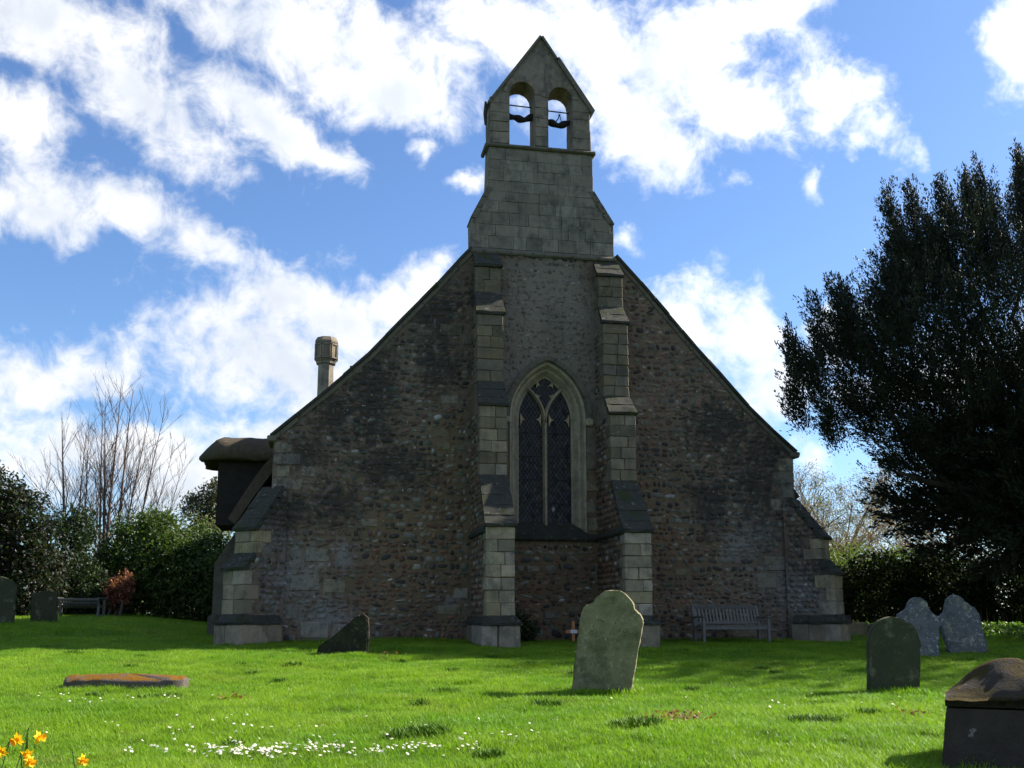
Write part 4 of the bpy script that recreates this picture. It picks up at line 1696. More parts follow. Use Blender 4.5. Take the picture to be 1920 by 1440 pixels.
lumpy_slab(-2.30, -8.85, 1.46, .50, .21, -3, .05, 'ledger_slab', M_LEDGER, 'flat grave slab sunk in the grass, covered with orange-brown moss', 'grave slab', .05, amp=.05)


# the coped chest tomb at the lower right
def chest_tomb():
    gx, gy = 5.02, -14.88
    gz = float(ground_z(gx, gy))
    t = thing('chest_tomb', 'mossy coped chest tomb with a dark stone side, cut by the lower right corner', 'tomb', (gx, gy, gz))
    M = Matrix.Translation((gx, gy, 0)) @ Matrix.Rotation(math.radians(-35), 4, 'Z')
    L, W = 2.0, .78
    x0 = 0.0
    m = MB()
    nz_, nl = 7, 14
    V, F = [], []
    # body with slight batter
    for k in range(nz_ + 1):
        z = gz - .3 + (-.13 - gz + .3) * k / nz_
        ins = -.11 * (1 - k / nz_)
        ring = []
        for i in range(nl + 1):
            ring.append((x0 + ins + (L - 2 * ins) * i / nl, -W / 2 + ins))
        for i in range(5):
            ring.append((x0 + L - ins, -W / 2 + ins + (W - 2 * ins) * (i + 1) / 5))
        for i in range(nl):
            ring.append((x0 + L - ins - (L - 2 * ins) * (i + 1) / nl, W / 2 - ins))
        for i in range(4):
            ring.append((x0 + ins, W / 2 - ins - (W - 2 * ins) * (i + 1) / 5))
        for (x, y) in ring:
            nn = (float(fbm(x * 5, y * 5, z * 5, 3)) - .5) * .03
            V.append(tuple(M @ Vector((x + nn, y + nn, z))))
    R_ = 2 * (nl + 5)
    for k in range(nz_):
        for i in range(R_):
            j = (i + 1) % R_
            F.append((k * R_ + i, k * R_ + j, (k + 1) * R_ + j, (k + 1) * R_ + i))
    F.append(tuple(range(nz_ * R_, (nz_ + 1) * R_)))
    obj_faces('tomb_chest', V, F, M_MOSSY, t, None, False)
    # coped lid
    nu, nv = 44, 26
    V, F = [], []
    for i in range(nu + 1):
        u = i / nu
        x = x0 - .004 + (L + .008) * u
        e = min(1, min(u, 1 - u) / .24)
        for j in range(nv + 1):
            vv = j / nv
            y = (-W / 2 - .004) + (W + .008) * vv
            r = 1 - abs(2 * vv - 1)
            prof_ = -.055 + .31 * (r ** .80) * (.12 + .88 * math.sin(e * PI / 2))
            nn = (float(fbm(x * 4.5 + 3, y * 4.5, 2.2, 4)) - .5) * .15
            V.append(tuple(M @ Vector((x + nn * .3, y, prof_ + nn))))
    for i in range(nu):
        for j in range(nv):
            a = i * (nv + 1) + j
            F.append((a, a + nv + 1, a + nv + 2, a + 1))
    base = len(V)
    edge = [i * (nv + 1) for i in range(nu + 1)] + [nu * (nv + 1) + j for j in range(1, nv + 1)] + [i * (nv + 1) + nv for i in range(nu - 1, -1, -1)] + [j for j in range(nv - 1, 0, -1)]
    for a in edge:
        V.append((V[a][0], V[a][1], -.115))
    n_ = len(edge)
    for i in range(n_):
        j = (i + 1) % n_
        F.append((edge[i], base + i, base + j, edge[j])[::-1])
    F.append(tuple(base + i for i in range(n_)))
    obj_faces('tomb_lid', V, F, M_MOSSY, t, None, True)


chest_tomb()


# small wooden grave cross with a white plaque
def cross():
    x, y = 5.56, -.42
    gz = float(ground_z(x, y))
    t = thing('grave_cross', 'small orange-brown wooden cross with white plaque at the foot of the wall', 'cross', (x, y, gz))
    m = MB()
    m.box(x - .035, x + .035, y - .014, y + .014, gz - .1, gz + .50, .004)
    m.build('upright', M_ORANGEWOOD, t)
    m = MB()
    m.box(x - .18, x + .18, y - .034, y - .016, gz + .24, gz + .31, .004)
    m.build('crossbar', M_ORANGEWOOD, t)
    m = MB()
    m.box(x - .075, x + .075, y - .042, y - .036, gz + .235, gz + .315, .003)
    m.build('plaque', M_PLAQUE, t)


cross()


# garden bench with slatted back against the wall
def bench(x, y, rz, L, name, label, dark=1.0, back=.84):
    gz = float(ground_z(x, y))
    t = thing(name, label, 'bench', (x, y, gz))
    M = Matrix.Translation((x, y, gz)) @ Matrix.Rotation(math.radians(rz), 4, 'Z')
    h = L / 2
    grey = (1 * dark,) * 3
    for s in (-1, 1):
        m = MB()
        m.box(s * (h - .03) - .032, s * (h - .03) + .032, -.30, -.236, -.1, .58, .006, M=M, col=grey)
        m.build('front_leg', M_TEAK, t)
        m = MB()
        xx = s * (h - .03)
        V = []
        for (yy, z) in ((.20, -.1), (.20, .40), (.31, back), (.26, back), (.145, .40), (.145, -.1)):
            V += [(xx - .03, yy, z), (xx + .03, yy, z)]
        F = [(0, 2, 4, 6, 8, 10), (11, 9, 7, 5, 3, 1)] + [(2 * i, 2 * i + 1, (2 * i + 3) % 12, (2 * i + 2) % 12) for i in range(6)]
        m.add([M @ Vector(p_) for p_ in V], F, grey)
        m.build('rear_leg', M_TEAK, t)
        m = MB()
        m.box(xx - .045, xx + .045, -.33, .22, .585, .618, .008, M=M, col=(.6 * dark,) * 3)
        m.build('armrest', M_TEAK, t)
    for k in range(5):
        m = MB()
        yy = -.29 + k * .096
        m.box(-h + .04, h - .04, yy, yy + .08, .40, .42, .004, M=M, col=(.7 * dark,) * 3)
        m.build('seat_slat', M_TEAK, t)
    m = MB()
    m.box(-h + .03, h - .03, -.285, -.255, .33, .40, .004, M=M, col=grey)
    m.build('seat_rail', M_TEAK, t)
    m = MB()
    m.box(-h, h, .262, .305, back - .05, back + .02, .006, M=M, col=(.45 * dark,) * 3)
    m.build('top_rail', M_TEAK, t)
    m = MB()
    m.box(-h + .03, h - .03, .17, .205, .45, .50, .004, M=M, col=grey)
    m.build('lower_rail', M_TEAK, t)
    ns = int(L / .088)
    for k in range(ns):
        xx = -h + .09 + (2 * h - .18) * k / (ns - 1)
        V = []
        for (yy, z) in ((.185, .50), (.27, back - .05), (.285, back - .05), (.20, .50)):
            V += [(xx - .022, yy, z), (xx + .022, yy, z)]
        F = [(0, 2, 4, 6), (7, 5, 3, 1)] + [(2 * i, 2 * i + 1, (2 * i + 3) % 8, (2 * i + 2) % 8) for i in range(4)]
        m = MB()
        m.add([M @ Vector(p_) for p_ in V], F, (random.uniform(.8, 1.25) * dark,) * 3)
        m.build('back_slat', M_TEAK, t)
    return t


bench(9.02, -.95, 4, 1.62, 'bench', 'weathered grey wooden bench with slatted back standing against the gable wall', .5)
bench(-6.55, 8.0, 172, 1.25, 'bench', 'dark wooden bench under the bare saplings, far left beyond the lawn', .35, .58)

# low kerbed grave just past the right corner of the church
m = MB()
m.box(12.9, 13.5, 1.0, 1.9, 0, .42, .03, .01)
tag(m.build('low_tomb', M_GRAVE_OLIVE), 'low pale tomb edge catching light just past the right corner of the church', 'tomb')


# ------------------------------------------------------------------ vegetation
def unit(n):
    v = rng.normal(size=(n, 3))
    return v / np.linalg.norm(v, axis=1, keepdims=True)


def leaves(name, P, size, colr, mat_, parent=None, asp=.5, axis=None, jit=1.0, up=0.0, colj=.3):
    """leaf-sized rhombi at points P (n,3)"""
    n = len(P)
    a = unit(n) if axis is None else axis + jit * unit(n) * .5
    a[:, 2] += up
    a /= np.linalg.norm(a, axis=1, keepdims=True)
    b = np.cross(a, unit(n))
    b /= np.linalg.norm(b, axis=1, keepdims=True) + 1e-9
    s = (np.asarray(size) * rng.uniform(.65, 1.3, n))[:, None]
    nrm = np.cross(a, b)
    V = np.stack([P, P + a * s * .45 + b * s * asp * .5 + nrm * s * .08, P + a * s, P + a * s * .45 - b * s * asp * .5 + nrm * s * .08], 1).reshape(-1, 3)
    L = np.arange(4 * n)
    C = np.asarray(colr)[None, :] if np.ndim(colr) == 1 else np.asarray(colr)
    C = C * rng.uniform(1 - colj, 1 + colj, (n, 1))
    C = np.repeat(np.broadcast_to(C, (n, 3)), 4, axis=0)
    o = obj(name, V, L, np.full(n, 4), mat_, parent, C)
    return o


def ellipsoid_shell(n, c, r, inner=.55):
    d = unit(n)
    k = rng.uniform(inner ** 3, 1, n) ** (1 / 3)
    return np.asarray(c) + d * k[:, None] * np.asarray(r), d


def clumps(blobs, n, per, spread, inner=.6):
    """points gathered in clumps spread through ellipsoid lobes"""
    vol = np.array([b[3] * b[4] * b[5] for b in blobs]) ** (2 / 3)
    w = vol / vol.sum()
    out_, dirs = [], []
    for b, k in zip(blobs, rng.multinomial(n, w)):
        if k == 0:
            continue
        c, d = ellipsoid_shell(k, b[:3], b[3:6], inner)
        q = np.repeat(c, per, 0) + rng.normal(size=(k * per, 3)) * spread
        out_.append(q)
        dirs.append(np.repeat(d, per, 0))
    return np.concatenate(out_), np.concatenate(dirs)


def twig_mesh(lines, k=3):
    """lines: list of (pts, radii) -> arrays"""
    V, L, C = [], [], []
    off = 0
    for pts, rad in lines:
        v, f = tube(pts, rad, k, False)
        V += [tuple(p_) for p_ in v]
        for q in f:
            L += [i + off for i in q]
            C.append(len(q))
        off += len(v)
    return V, L, C


def grow(p, d, length, r, depth, lines, spread=.5, gravity=.12, kids=5, taper=.25, seg=4, shrink=.55):
    pts, rad = [p], [r]
    q = Vector(p)
    d = Vector(d).normalized()
    n = seg
    for i in range(n):
        d = (d + Vector((random.gauss(0, .07), random.gauss(0, .07), random.gauss(0, .05) + gravity * .25))).normalized()
        q = q + d * (length / n)
        pts.append(tuple(q))
        rad.append(r * (1 - (1 - taper) * (i + 1) / n))
    lines.append((pts, rad))
    if depth <= 0:
        return
    for i in range(kids):
        t = random.uniform(.25, 1.0)
        i0 = min(int(t * n), n - 1)
        fpos = Vector(pts[i0]).lerp(Vector(pts[i0 + 1]), t * n - i0)
        axis = Vector(pts[i0 + 1]) - Vector(pts[i0])
        side = axis.cross(Vector((random.gauss(0, 1), random.gauss(0, 1), random.gauss(0, 1)))).normalized()
        nd = (axis.normalized() + side * spread * random.uniform(.7, 1.4)).normalized()
        grow(tuple(fpos), nd, length * shrink * random.uniform(.7, 1.2) * (1.15 - .5 * t), max(r * .45 * (1.1 - .5 * t), .0045), depth - 1, lines, spread, gravity, kids, taper, max(2, seg - 1), shrink)


def stem_tree(name, label, x, y, stems, group=None, col=(.185, .13, .10), twigs=1.0, cat='tree'):
    """tall slender leafless tree: stems = list of (dx, dy, lean_x, lean_y, height, radius)"""
    gz = float(ground_z(x, y))
    t = thing(name, label, cat, (x, y, gz), group)
    tw = []
    for (dx, dy, lx, ly, h, r) in stems:
        h *= 1.07
        pts, rad = [], []
        n = 12
        px, py = x + dx, y + dy
        cur = random.uniform(-.12, .12)
        for i in range(n + 1):
            u = i / n
            pts.append((px + lx * (u + .35 * u * u * np.sign(lx) * np.sign(lx)) + cur * math.sin(u * 5) * .4, py + ly * u, gz - .1 + h * u))
            rad.append(max(.006, r * (1 - .93 * u ** .8)))
        v, f = tube(pts, rad, 7)
        obj_faces('trunk', v, f, M_BARK, t, np.tile(np.array(col) * random.uniform(.85, 1.15), (len(v), 1)), True)
        nb = int(26 * h / 7 * twigs)
        for b in range(nb):
            u = random.uniform(.25, .98)
            i0 = min(int(u * n), n - 1)
            p0 = Vector(pts[i0]).lerp(Vector(pts[i0 + 1]), u * n - i0)
            a = random.uniform(0, 2 * PI)
            # leaning stems carry their boughs on the outer side
            d = Vector((math.cos(a) + .35 * np.sign(lx) * (abs(lx) > .3), math.sin(a), random.uniform(1.1, 2.2)))
            grow(tuple(p0), d, h * .40 * (1.12 - u * .82) * random.uniform(.55, 1.15), max(.008, r * .30 * (1.1 - u)), 2 if u < .6 else 1, tw, .34, .25, 4, .3, 5, .42)
    V, L, C = twig_mesh(tw)
    obj('crown', V, L, C, M_BARK, t, np.tile(np.array(col) * .7, (len(V), 1)))
    return t


# bare saplings on the left
GB = 'bare slender trees beyond the lawn'
stem_tree('bare_tree', 'bare slender tree, leftmost of the bare trees, with two close straight stems', -8.35, 14, [(0, 0, -.35, 0, 6.6, .10), (.16, .2, .1, .1, 6.2, .07)], GB)
stem_tree('bare_tree', 'bare slender tree rising straight just right of the two-stemmed one', -7.85, 14.6, [(0, 0, -.2, 0, 6.3, .07), (.28, .3, -.1, 0, 4.9, .05)], GB)
stem_tree('bare_tree', 'tallest bare tree, a tight clump of straight stems in the middle of the row', -7.15, 14.2, [(-.2, 0, -.15, 0, 6.9, .075), (-.05, .1, -.25, .1, 7.4, .085), (.05, -.1, .05, 0, 7.8, .09), (.2, .1, .25, 0, 7.5, .09), (.3, .2, .6, .2, 7.1, .07)], GB)
stem_tree('bare_tree', 'bare slender tree leaning right over the green bush, rightmost of the row', -6.35, 14, [(-.1, 0, .75, 0, 6.9, .065), (.15, .1, .8, 0, 5.6, .05), (.5, .2, .9, .1, 5.4, .045)], GB)
stem_tree('bare_tree', 'thin bare tree behind the dark evergreen at the far left', -10.0, 16, [(0, 0, .3, 0, 5.2, .06), (.7, .3, .5, 0, 4.8, .05), (1.2, 0, .3, 0, 4.3, .04)], GB, (.24, .2, .17))
stem_tree('bare_tree', 'bare tree top showing behind the roof beside the chimney', 1.6, 24, [(0, 0, .2, 0, 9.6, .16), (.4, 0, .5, .2, 9.0, .1)], GB, (.16, .12, .10))


def shrub(name, label, cat, blobs, n, per, spread, size, col, mat_=None, asp=.5, group=None, inner=.6, stems=5, up=0.0, part='foliage'):
    b0 = blobs[0]
    x, y = b0[0], b0[1]
    gz = float(ground_z(x, y))
    t = thing(name, label, cat, (x, y, gz), group)
    P, D = clumps(blobs, n, per, spread, inner)
    P = P[P[:, 2] > gz - .1]
    C = np.array(col)[rng.integers(0, len(col), len(P))] if np.ndim(col) == 2 else np.array(col)
    leaves(part, P, size, C, mat_ or M_LEAF, t, asp, up=up)
    lines = []
    for i in range(stems):
        bb = random.choice(blobs)
        p0 = (x + random.uniform(-.3, .3), y + random.uniform(-.3, .3), gz - .2)
        tip = Vector((bb[0], bb[1], bb[2] + bb[5] * .4))
        mid = Vector(p0).lerp(tip, .5) + Vector((random.gauss(0, .15), random.gauss(0, .15), .1))
        lines.append(([p0, tuple(mid), tuple(tip)], [.07, .045, .015]))
    V, L, K = twig_mesh(lines, 5)
    obj('stem', V, L, K, M_BARK, t, np.tile((.10, .085, .065), (len(V), 1)))
    return t


# green bush beside the church, left
shrub('bush', 'large fresh green bush between the bare saplings and the church', 'bush',
      [(-4.9, 12.5, 1.9, 1.3, 1.3, 1.6), (-6.0, 13.0, 2.2, 1.2, 1.2, 1.7), (-3.7, 12.4, 1.5, 1.2, 1.2, 1.4), (-5.4, 13.2, 3.2, .9, .9, .9), (-4.0, 13.5, 2.6, 1.0, 1, 1.0), (-2.9, 13, 1.2, 1.0, 1.0, 1.2), (-6.9, 13.4, 1.5, 1.0, 1.0, 1.3)],
      2600, 16, .11, .13, np.array([(.04, .075, .014), (.06, .10, .018), (.028, .05, .012), (.085, .125, .03)]), inner=.5)
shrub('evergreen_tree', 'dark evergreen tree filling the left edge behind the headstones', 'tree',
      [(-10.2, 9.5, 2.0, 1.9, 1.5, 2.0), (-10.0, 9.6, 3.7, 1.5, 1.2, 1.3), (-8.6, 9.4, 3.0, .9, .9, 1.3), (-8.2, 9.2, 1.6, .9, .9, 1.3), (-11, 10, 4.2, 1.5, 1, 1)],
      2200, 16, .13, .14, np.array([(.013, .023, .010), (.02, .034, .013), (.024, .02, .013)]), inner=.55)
shrub('holly_bush', 'dark holly bush behind the squat headstone, between evergreen and saplings', 'bush',
      [(-7.9, 11.5, 2.3, .8, .8, 1.6), (-7.5, 11.8, 3.3, .5, .6, .7), (-7.2, 11.2, 1.3, .9, .7, 1.0), (-6.6, 11.0, .9, .8, .6, .7)],
      900, 14, .10, .11, np.array([(.018, .034, .012), (.028, .05, .015), (.012, .022, .009)]), inner=.5)
shrub('beech_shrub', 'russet-leaved shrub under the bare saplings above the far bench', 'bush',
      [(-6.1, 10.8, 1.2, .36, .3, .5), (-5.9, 11, 1.55, .22, .25, .35)], 170, 10, .08, .10, np.array([(.20, .075, .045), (.26, .11, .065), (.12, .05, .03)]), inner=.3)
shrub('pine_tree', 'distant loose-crowned pine just left of the thatched dormer', 'tree',
      [(-6.0, 30, 5.9, .8, .8, .7), (-5.2, 30, 6.7, .7, .7, .6), (-4.8, 30, 5.9, .9, .8, .7), (-5.5, 30.4, 5.0, .9, .8, .6)], 260, 22, .16, .17, np.array([(.05, .055, .035), (.075, .075, .05), (.06, .075, .035)]), inner=.3)
shrub('shrub_thicket', 'pale twiggy thicket behind the green bush at the church corner', 'bush',
      [(-4.6, 20, 2.8, 2.2, 1, 2.0), (-8, 21, 2.3, 2.5, 1, 1.8)], 700, 12, .2, .12, np.array([(.15, .15, .09), (.11, .13, .06)]), inner=.3)


# right: budding trees behind the church, laurel hedge
def budding(name, label, x, y, h, w, col, n=7, group=None, seedlen=.5):
    gz = float(ground_z(x, y))
    t = thing(name, label, 'tree', (x, y, gz), group)
    tw = []
    pts = [(x, y, gz - .2), (x + .1, y, gz + h * .2), (x, y, gz + h * .42)]
    v, f = tube(pts, [.2, .16, .1], 8)
    obj_faces('trunk', v, f, M_BARK, t, np.tile((.10, .085, .07), (len(v), 1)), True)
    for i in range(n):
        a = 2 * PI * i / n + random.uniform(-.3, .3)
        d = Vector((math.cos(a) * w, math.sin(a) * w, random.uniform(.5, 1.3)))
        grow((x, y, gz + h * random.uniform(.15, .42)), d, h * .50, .055, 3, tw, .6, .15, 5, .3, 5, .55)
    V, L, C = twig_mesh(tw)
    obj('branches', V, L, C, M_BARK, t, np.tile((.15, .12, .10), (len(V), 1)))
    ends = []
    for p_, r in tw:
        for q in p_[1:]:
            ends.append(q)
    ends = np.array(ends)
    P = ends[rng.integers(0, len(ends), int(len(ends) * 2.2))] + rng.normal(size=(int(len(ends) * 2.2), 3)) * .10
    leaves('buds', P, .06, np.array(col)[rng.integers(0, len(col), len(P))], M_LEAF, t, .6)
    return t


GR = 'budding trees behind the right side of the church'
budding('budding_tree', 'budding tree with yellow-green catkins just past the right kneeler of the gable', 17.3, 14, 6.2, 1.0, [(.16, .16, .06), (.12, .13, .05), (.2, .16, .12)], 12, GR)
budding('budding_tree', 'bare pinkish budding tree behind the lowest yew bough', 20.5, 15, 7.2, 1.0, [(.22, .13, .12), (.2, .15, .11), (.14, .12, .07)], 12, GR)
budding('budding_tree', 'budding tree with pale twigs low between church corner and yew', 18.4, 12, 4.6, 1.1, [(.17, .15, .07), (.22, .14, .13)], 12, GR)
budding('budding_tree', 'budding tree glimpsed through the gaps of the yew', 24.5, 16, 7.0, 1.0, [(.16, .16, .07), (.2, .14, .12)], 8, GR)
budding('budding_tree', 'twiggy pinkish budding tree between the right corner buttress and the laurel hedge', 21.8, 11, 5.0, 1.1, [(.18, .12, .11), (.2, .15, .12)], 12, GR)
shrub('laurel_hedge', 'dark laurel hedge, leaves coloured as if in shade, running behind the grey headstones to the right edge', 'hedge',
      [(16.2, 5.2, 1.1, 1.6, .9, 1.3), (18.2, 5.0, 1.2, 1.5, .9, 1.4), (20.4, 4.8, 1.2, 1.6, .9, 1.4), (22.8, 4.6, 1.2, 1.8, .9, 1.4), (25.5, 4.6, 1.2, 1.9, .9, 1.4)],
      3400, 14, .11, .13, np.array([(.010, .020, .006), (.015, .028, .008), (.008, .014, .005)]), M_HEDGE, inner=.5)  # leaf colours darkened further to stand in for shade
shrub('bright_bush', 'bright yellow-green bush at the foot of the budding trees, right of the church', 'bush',
      [(15.6, 9.0, 1.9, 1.1, .8, 1.2), (17.2, 8.6, 1.8, 1.2, .8, 1.2), (19.0, 8.4, 1.7, 1.2, .8, 1.1)],
      1000, 14, .1, .10, np.array([(.10, .15, .03), (.13, .18, .04), (.07, .10, .025)]), inner=.45)
# sunlit ground cover under the hedge
P = np.stack([rng.uniform(13.5, 24, 9000), rng.uniform(.2, 3.4, 9000), np.zeros(9000)], 1)
P[:, 2] = ground_z(P[:, 0], P[:, 1]) + rng.uniform(0, .28, 9000)
o = leaves('ground_cover', P, .10, np.array([(.11, .20, .03), (.08, .15, .025), (.14, .22, .05)])[rng.integers(0, 3, 9000)], M_LEAF, None, .7)
tag(o, 'low bright green ground cover below the laurel hedge at the right', 'plants', kind='stuff')
lines = []
for i in range(70):
    x, y = random.uniform(14.5, 22), random.uniform(3.2, 3.8)
    z = float(ground_z(x, y))
    lines.append(([(x, y, z), (x + random.gauss(0, .06), y, z + random.uniform(.3, .75))], [.006, .003]))
V, L, K = twig_mesh(lines)
tag(obj('dry_stalks', V, L, K, M_BARK, None, np.tile((.16, .10, .05), (len(V), 1))), 'thin dry stalks standing in front of the laurel hedge', 'plants', kind='stuff')


# far woodland on both sides closes the horizon
def far_wood():
    B = []
    for i in range(70):
        a = -1.0 + 2.3 * i / 69
        r = random.uniform(60, 72)
        x, y = r * math.sin(a), -22.5 + r * math.cos(a)
        B.append((x, y, 1.6, 2.6, 1.6, random.uniform(1.6, 2.6)))
    P, D = clumps(B, 5200, 12, .35, .5)
    o = leaves('far_wood', P, .42, np.array([(.04, .055, .03), (.055, .07, .035), (.07, .07, .05)])[rng.integers(0, 3, len(P))], M_LEAF, None, .7)
    tag(o, 'distant hedge and woodland mass along the horizon', 'woodland', kind='stuff')


far_wood()


# ---- the great yew on the right
def yew():
    bx, by = 17.4, -.8
    gz = float(ground_z(bx, by))
    t = thing('yew_tree', 'huge dark yew with feathery upright sprays towering at the right edge', 'tree', (bx, by, gz))
    v, f = tube([(bx, by, gz - .3), (bx - .1, by, 1.5), (bx - .2, by + .1, 3.5), (bx, by, 6.0), (bx + .2, by, 9.5)], [.75, .6, .5, .36, .14], 12)
    obj_faces('trunk', v, f, M_BARK, t, np.tile((.10, .06, .045), (len(v), 1)), True)
    lob = [(12.35, -.6, 6.1, .95, 1.6, .65), (12.8, -.4, 6.9, .85, 1.5, .7), (12.7, -1.0, 5.5, .95, 1.7, .5), (13.6, -.8, 6.4, 1.5, 2.4, 1.3), (14.2, -.6, 5.6, 1.5, 2.4, 1.1), (13.5, -.2, 5.4, 1.1, 1.8, .7), (14.6, -.8, 7.4, 1.5, 2.2, 1.2), (13.1, .2, 7.6, .8, 1.3, .7), (13.9, -.5, 8.0, 1.0, 1.7, .9),
           (14.5, -.2, 9.0, .75, 1.3, 1.2), (15.4, -.8, 9.2, 1.1, 1.8, 1.5), (16.2, .0, 9.6, .8, 1.5, 1.3), (17.3, -.6, 10.0, 1.1, 1.8, 1.6), (18.6, -.4, 10.5, 1.2, 1.8, 1.7), (20.2, -.6, 10.4, 1.5, 2.0, 1.9),
           (15.2, -1.0, 6.6, 2.1, 3.4, 1.9), (17.6, -1.2, 7.6, 2.6, 4.0, 2.6), (20.2, -.8, 7.4, 2.6, 3.8, 2.8), (14.5, -1.4, 4.8, 1.5, 2.6, .9), (13.9, -1.1, 4.0, .9, .8, .4), (13.3, -1.1, 4.3, .6, .7, .35), (16.6, -1.6, 4.4, 2.1, 3.6, 1.6), (19.2, -1.6, 4.2, 2.4, 3.8, 1.6),
           (16.0, -2.2, 2.9, 1.7, 2.4, .9), (17.8, -2.2, 2.6, 1.9, 2.8, 1.0), (20.2, -2.0, 2.6, 2.0, 2.8, 1.0), (15.2, .4, 3.6, 1.3, 2.0, .9), (16.8, 1.0, 3.0, 1.8, 2.0, 1.2), (19.5, 1.2, 3.2, 2.2, 2.0, 1.4), (22.4, -.8, 6.5, 2.2, 3.4, 3.5),
           (19.8, -6.2, 6.0, 2.3, 2.4, 2.6), (20.6, -5.4, 4.2, 2.2, 2.4, 1.8), (19.4, -5.0, 8.6, 2.1, 2.4, 2.0), (19.0, -3.4, 10.0, 1.7, 2.0, 1.6), (18.0, -1.6, 3.6, 2.2, 3.2, 1.6), (17.0, -1.2, 5.6, 2.2, 3.4, 1.6), (19.0, .6, 5.6, 2.6, 2.6, 2.0)]  # row opens with unseen lobes towards the camera, added to shade the lawn
    lob = [(b[0] + .32,) + tuple(b[1:]) if b[0] < 14.4 else b for b in lob]
    # rising spires along the outline: tip x, y, z, length
    spires = [(10.75, -.6, 6.15, 1.0), (10.95, -.3, 7.35, 1.3), (11.45, -.6, 8.15, 1.5), (12.15, -.4, 8.65, 1.7), (12.65, .1, 8.85, 1.6), (13.25, -.7, 9.1, 1.6), (13.95, -.5, 11.0, 2.4), (14.72, -.2, 11.5, 2.4),
              (15.05, -1.0, 11.3, 2.2), (15.6, .2, 10.8, 2.0), (16.05, -.6, 11.65, 2.4), (16.7, -.2, 12.1, 2.5), (17.45, -.8, 12.35, 2.4), (18.1, 0.0, 12.5, 2.3), (19.0, -.5, 12.8, 2.4), (13.55, -.9, 9.9, 1.7), (11.3, -1.2, 5.6, 1.0), (11.1, -.9, 6.7, 1.0)]
    # limbs out to the lobes
    for b in lob:
        tip = Vector((b[0], b[1], b[2]))
        h0 = min(max(b[2] * .62, 1.2), 7.5)
        p0 = Vector((bx - .1, by, h0))
        mids = [p0.lerp(tip, q) + Vector((random.gauss(0, .18), random.gauss(0, .25), random.gauss(-.3, .15))) for q in (.3, .55, .8)]
        v, f = tube([p0] + mids + [tip], [.13, .09, .06, .04, .02], 6)
        obj_faces('limb', v, f, M_BARK, t, np.tile((.07, .045, .035), (len(v), 1)), True)
    # the low snaking bough seen under the crown
    v, f = tube([(bx - .3, by, 3.0), (15.0, -1.0, 3.55), (13.9, -1.1, 3.7), (13.3, -1.0, 3.9)], [.18, .11, .07, .03], 7)
    obj_faces('limb', v, f, M_BARK, t, np.tile((.07, .045, .035), (len(v), 1)), True)
    # plumes: sprays of needles on rising shoots
    P0, D0 = clumps(lob, 8800, 1, .0, .3)
    SP = []
    for (sx, sy, sz, sl_) in spires:
        sx += .30 if sx < 13.8 else 0
        for k in range(int(40 * sl_)):
            q = random.random() ** .8
            rr = (.02 + .26 * q) * sl_ / 1.8
            a_ = random.uniform(0, 2 * PI)
            SP.append((sx + .35 * q * sl_ * .5 + rr * math.cos(a_), sy + rr * math.sin(a_), sz - .35 - q * sl_))
    P0 = np.concatenate([P0, np.array(SP)])
    D0 = np.concatenate([D0, np.tile((-.25, 0, 1.0), (len(SP), 1))])
    n = len(P0)
    cen = np.array([17.5, -.9, 4.5])
    out_ = P0 - cen
    out_ /= np.linalg.norm(out_, axis=1, keepdims=True)
    ax = D0 * .45 + out_ * .45 + rng.normal(size=(n, 3)) * .22
    ax[:, 2] += .70
    ax /= np.linalg.norm(ax, axis=1, keepdims=True)
    ln = rng.uniform(.45, 1.0, n)
    per = 60
    u = rng.uniform(0, 1, (n, per))
    rad = .105 * (1 - u * .85)
    off = rng.normal(size=(n, per, 3)) * rad[..., None]
    Q = P0[:, None, :] + ax[:, None, :] * (u * ln[:, None])[..., None] + off
    A = np.repeat(ax, per, 0) + off.reshape(-1, 3) * 2.5
    A /= np.linalg.norm(A, axis=1, keepdims=True)
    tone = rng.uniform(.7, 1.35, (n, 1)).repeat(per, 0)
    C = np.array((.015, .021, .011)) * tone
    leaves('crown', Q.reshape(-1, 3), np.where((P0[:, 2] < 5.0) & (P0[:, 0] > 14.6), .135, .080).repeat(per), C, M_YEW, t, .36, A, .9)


yew()

# ---- grass: tufts scattered over the lawn (one mass)
hid = bpy.data.collections.new('grass_tuft_variants')


def tuft(i, nb, rad, hmin, hmax, width, bend=.5, m=None):
    V, L, K = [], [], []
    for b in range(nb):
        r = rad * math.sqrt(random.random())
        a = random.uniform(0, 2 * PI)
        bx_, by_ = r * math.cos(a), r * math.sin(a)
        h = random.uniform(hmin, hmax)
        th = random.uniform(0, 2 * PI)
        bd = random.uniform(.1, bend) * h
        dx, dy = math.cos(th), math.sin(th)
        wx, wy = -dy * width / 2, dx * width / 2
        i0 = len(V)
        for (t_, w_) in ((0, 1), (.55, .85)):
            cx_, cy_, z = bx_ + dx * bd * t_ ** 2, by_ + dy * bd * t_ ** 2, h * t_ - (.02 if t_ == 0 else 0)
            V += [(cx_ - wx * w_, cy_ - wy * w_, z), (cx_ + wx * w_, cy_ + wy * w_, z)]
        V.append((bx_ + dx * bd * 1.1, by_ + dy * bd * 1.1, h * .97))
        L += [i0, i0 + 1, i0 + 3, i0 + 2, i0 + 2, i0 + 3, i0 + 4]
        K += [4, 3]
    me = fast_mesh('grass_tuft', V, L, K)
    me.materials.append(m or M_GRASS)
    o = bpy.data.objects.new('grass_tuft', me)
    hid.objects.link(o)


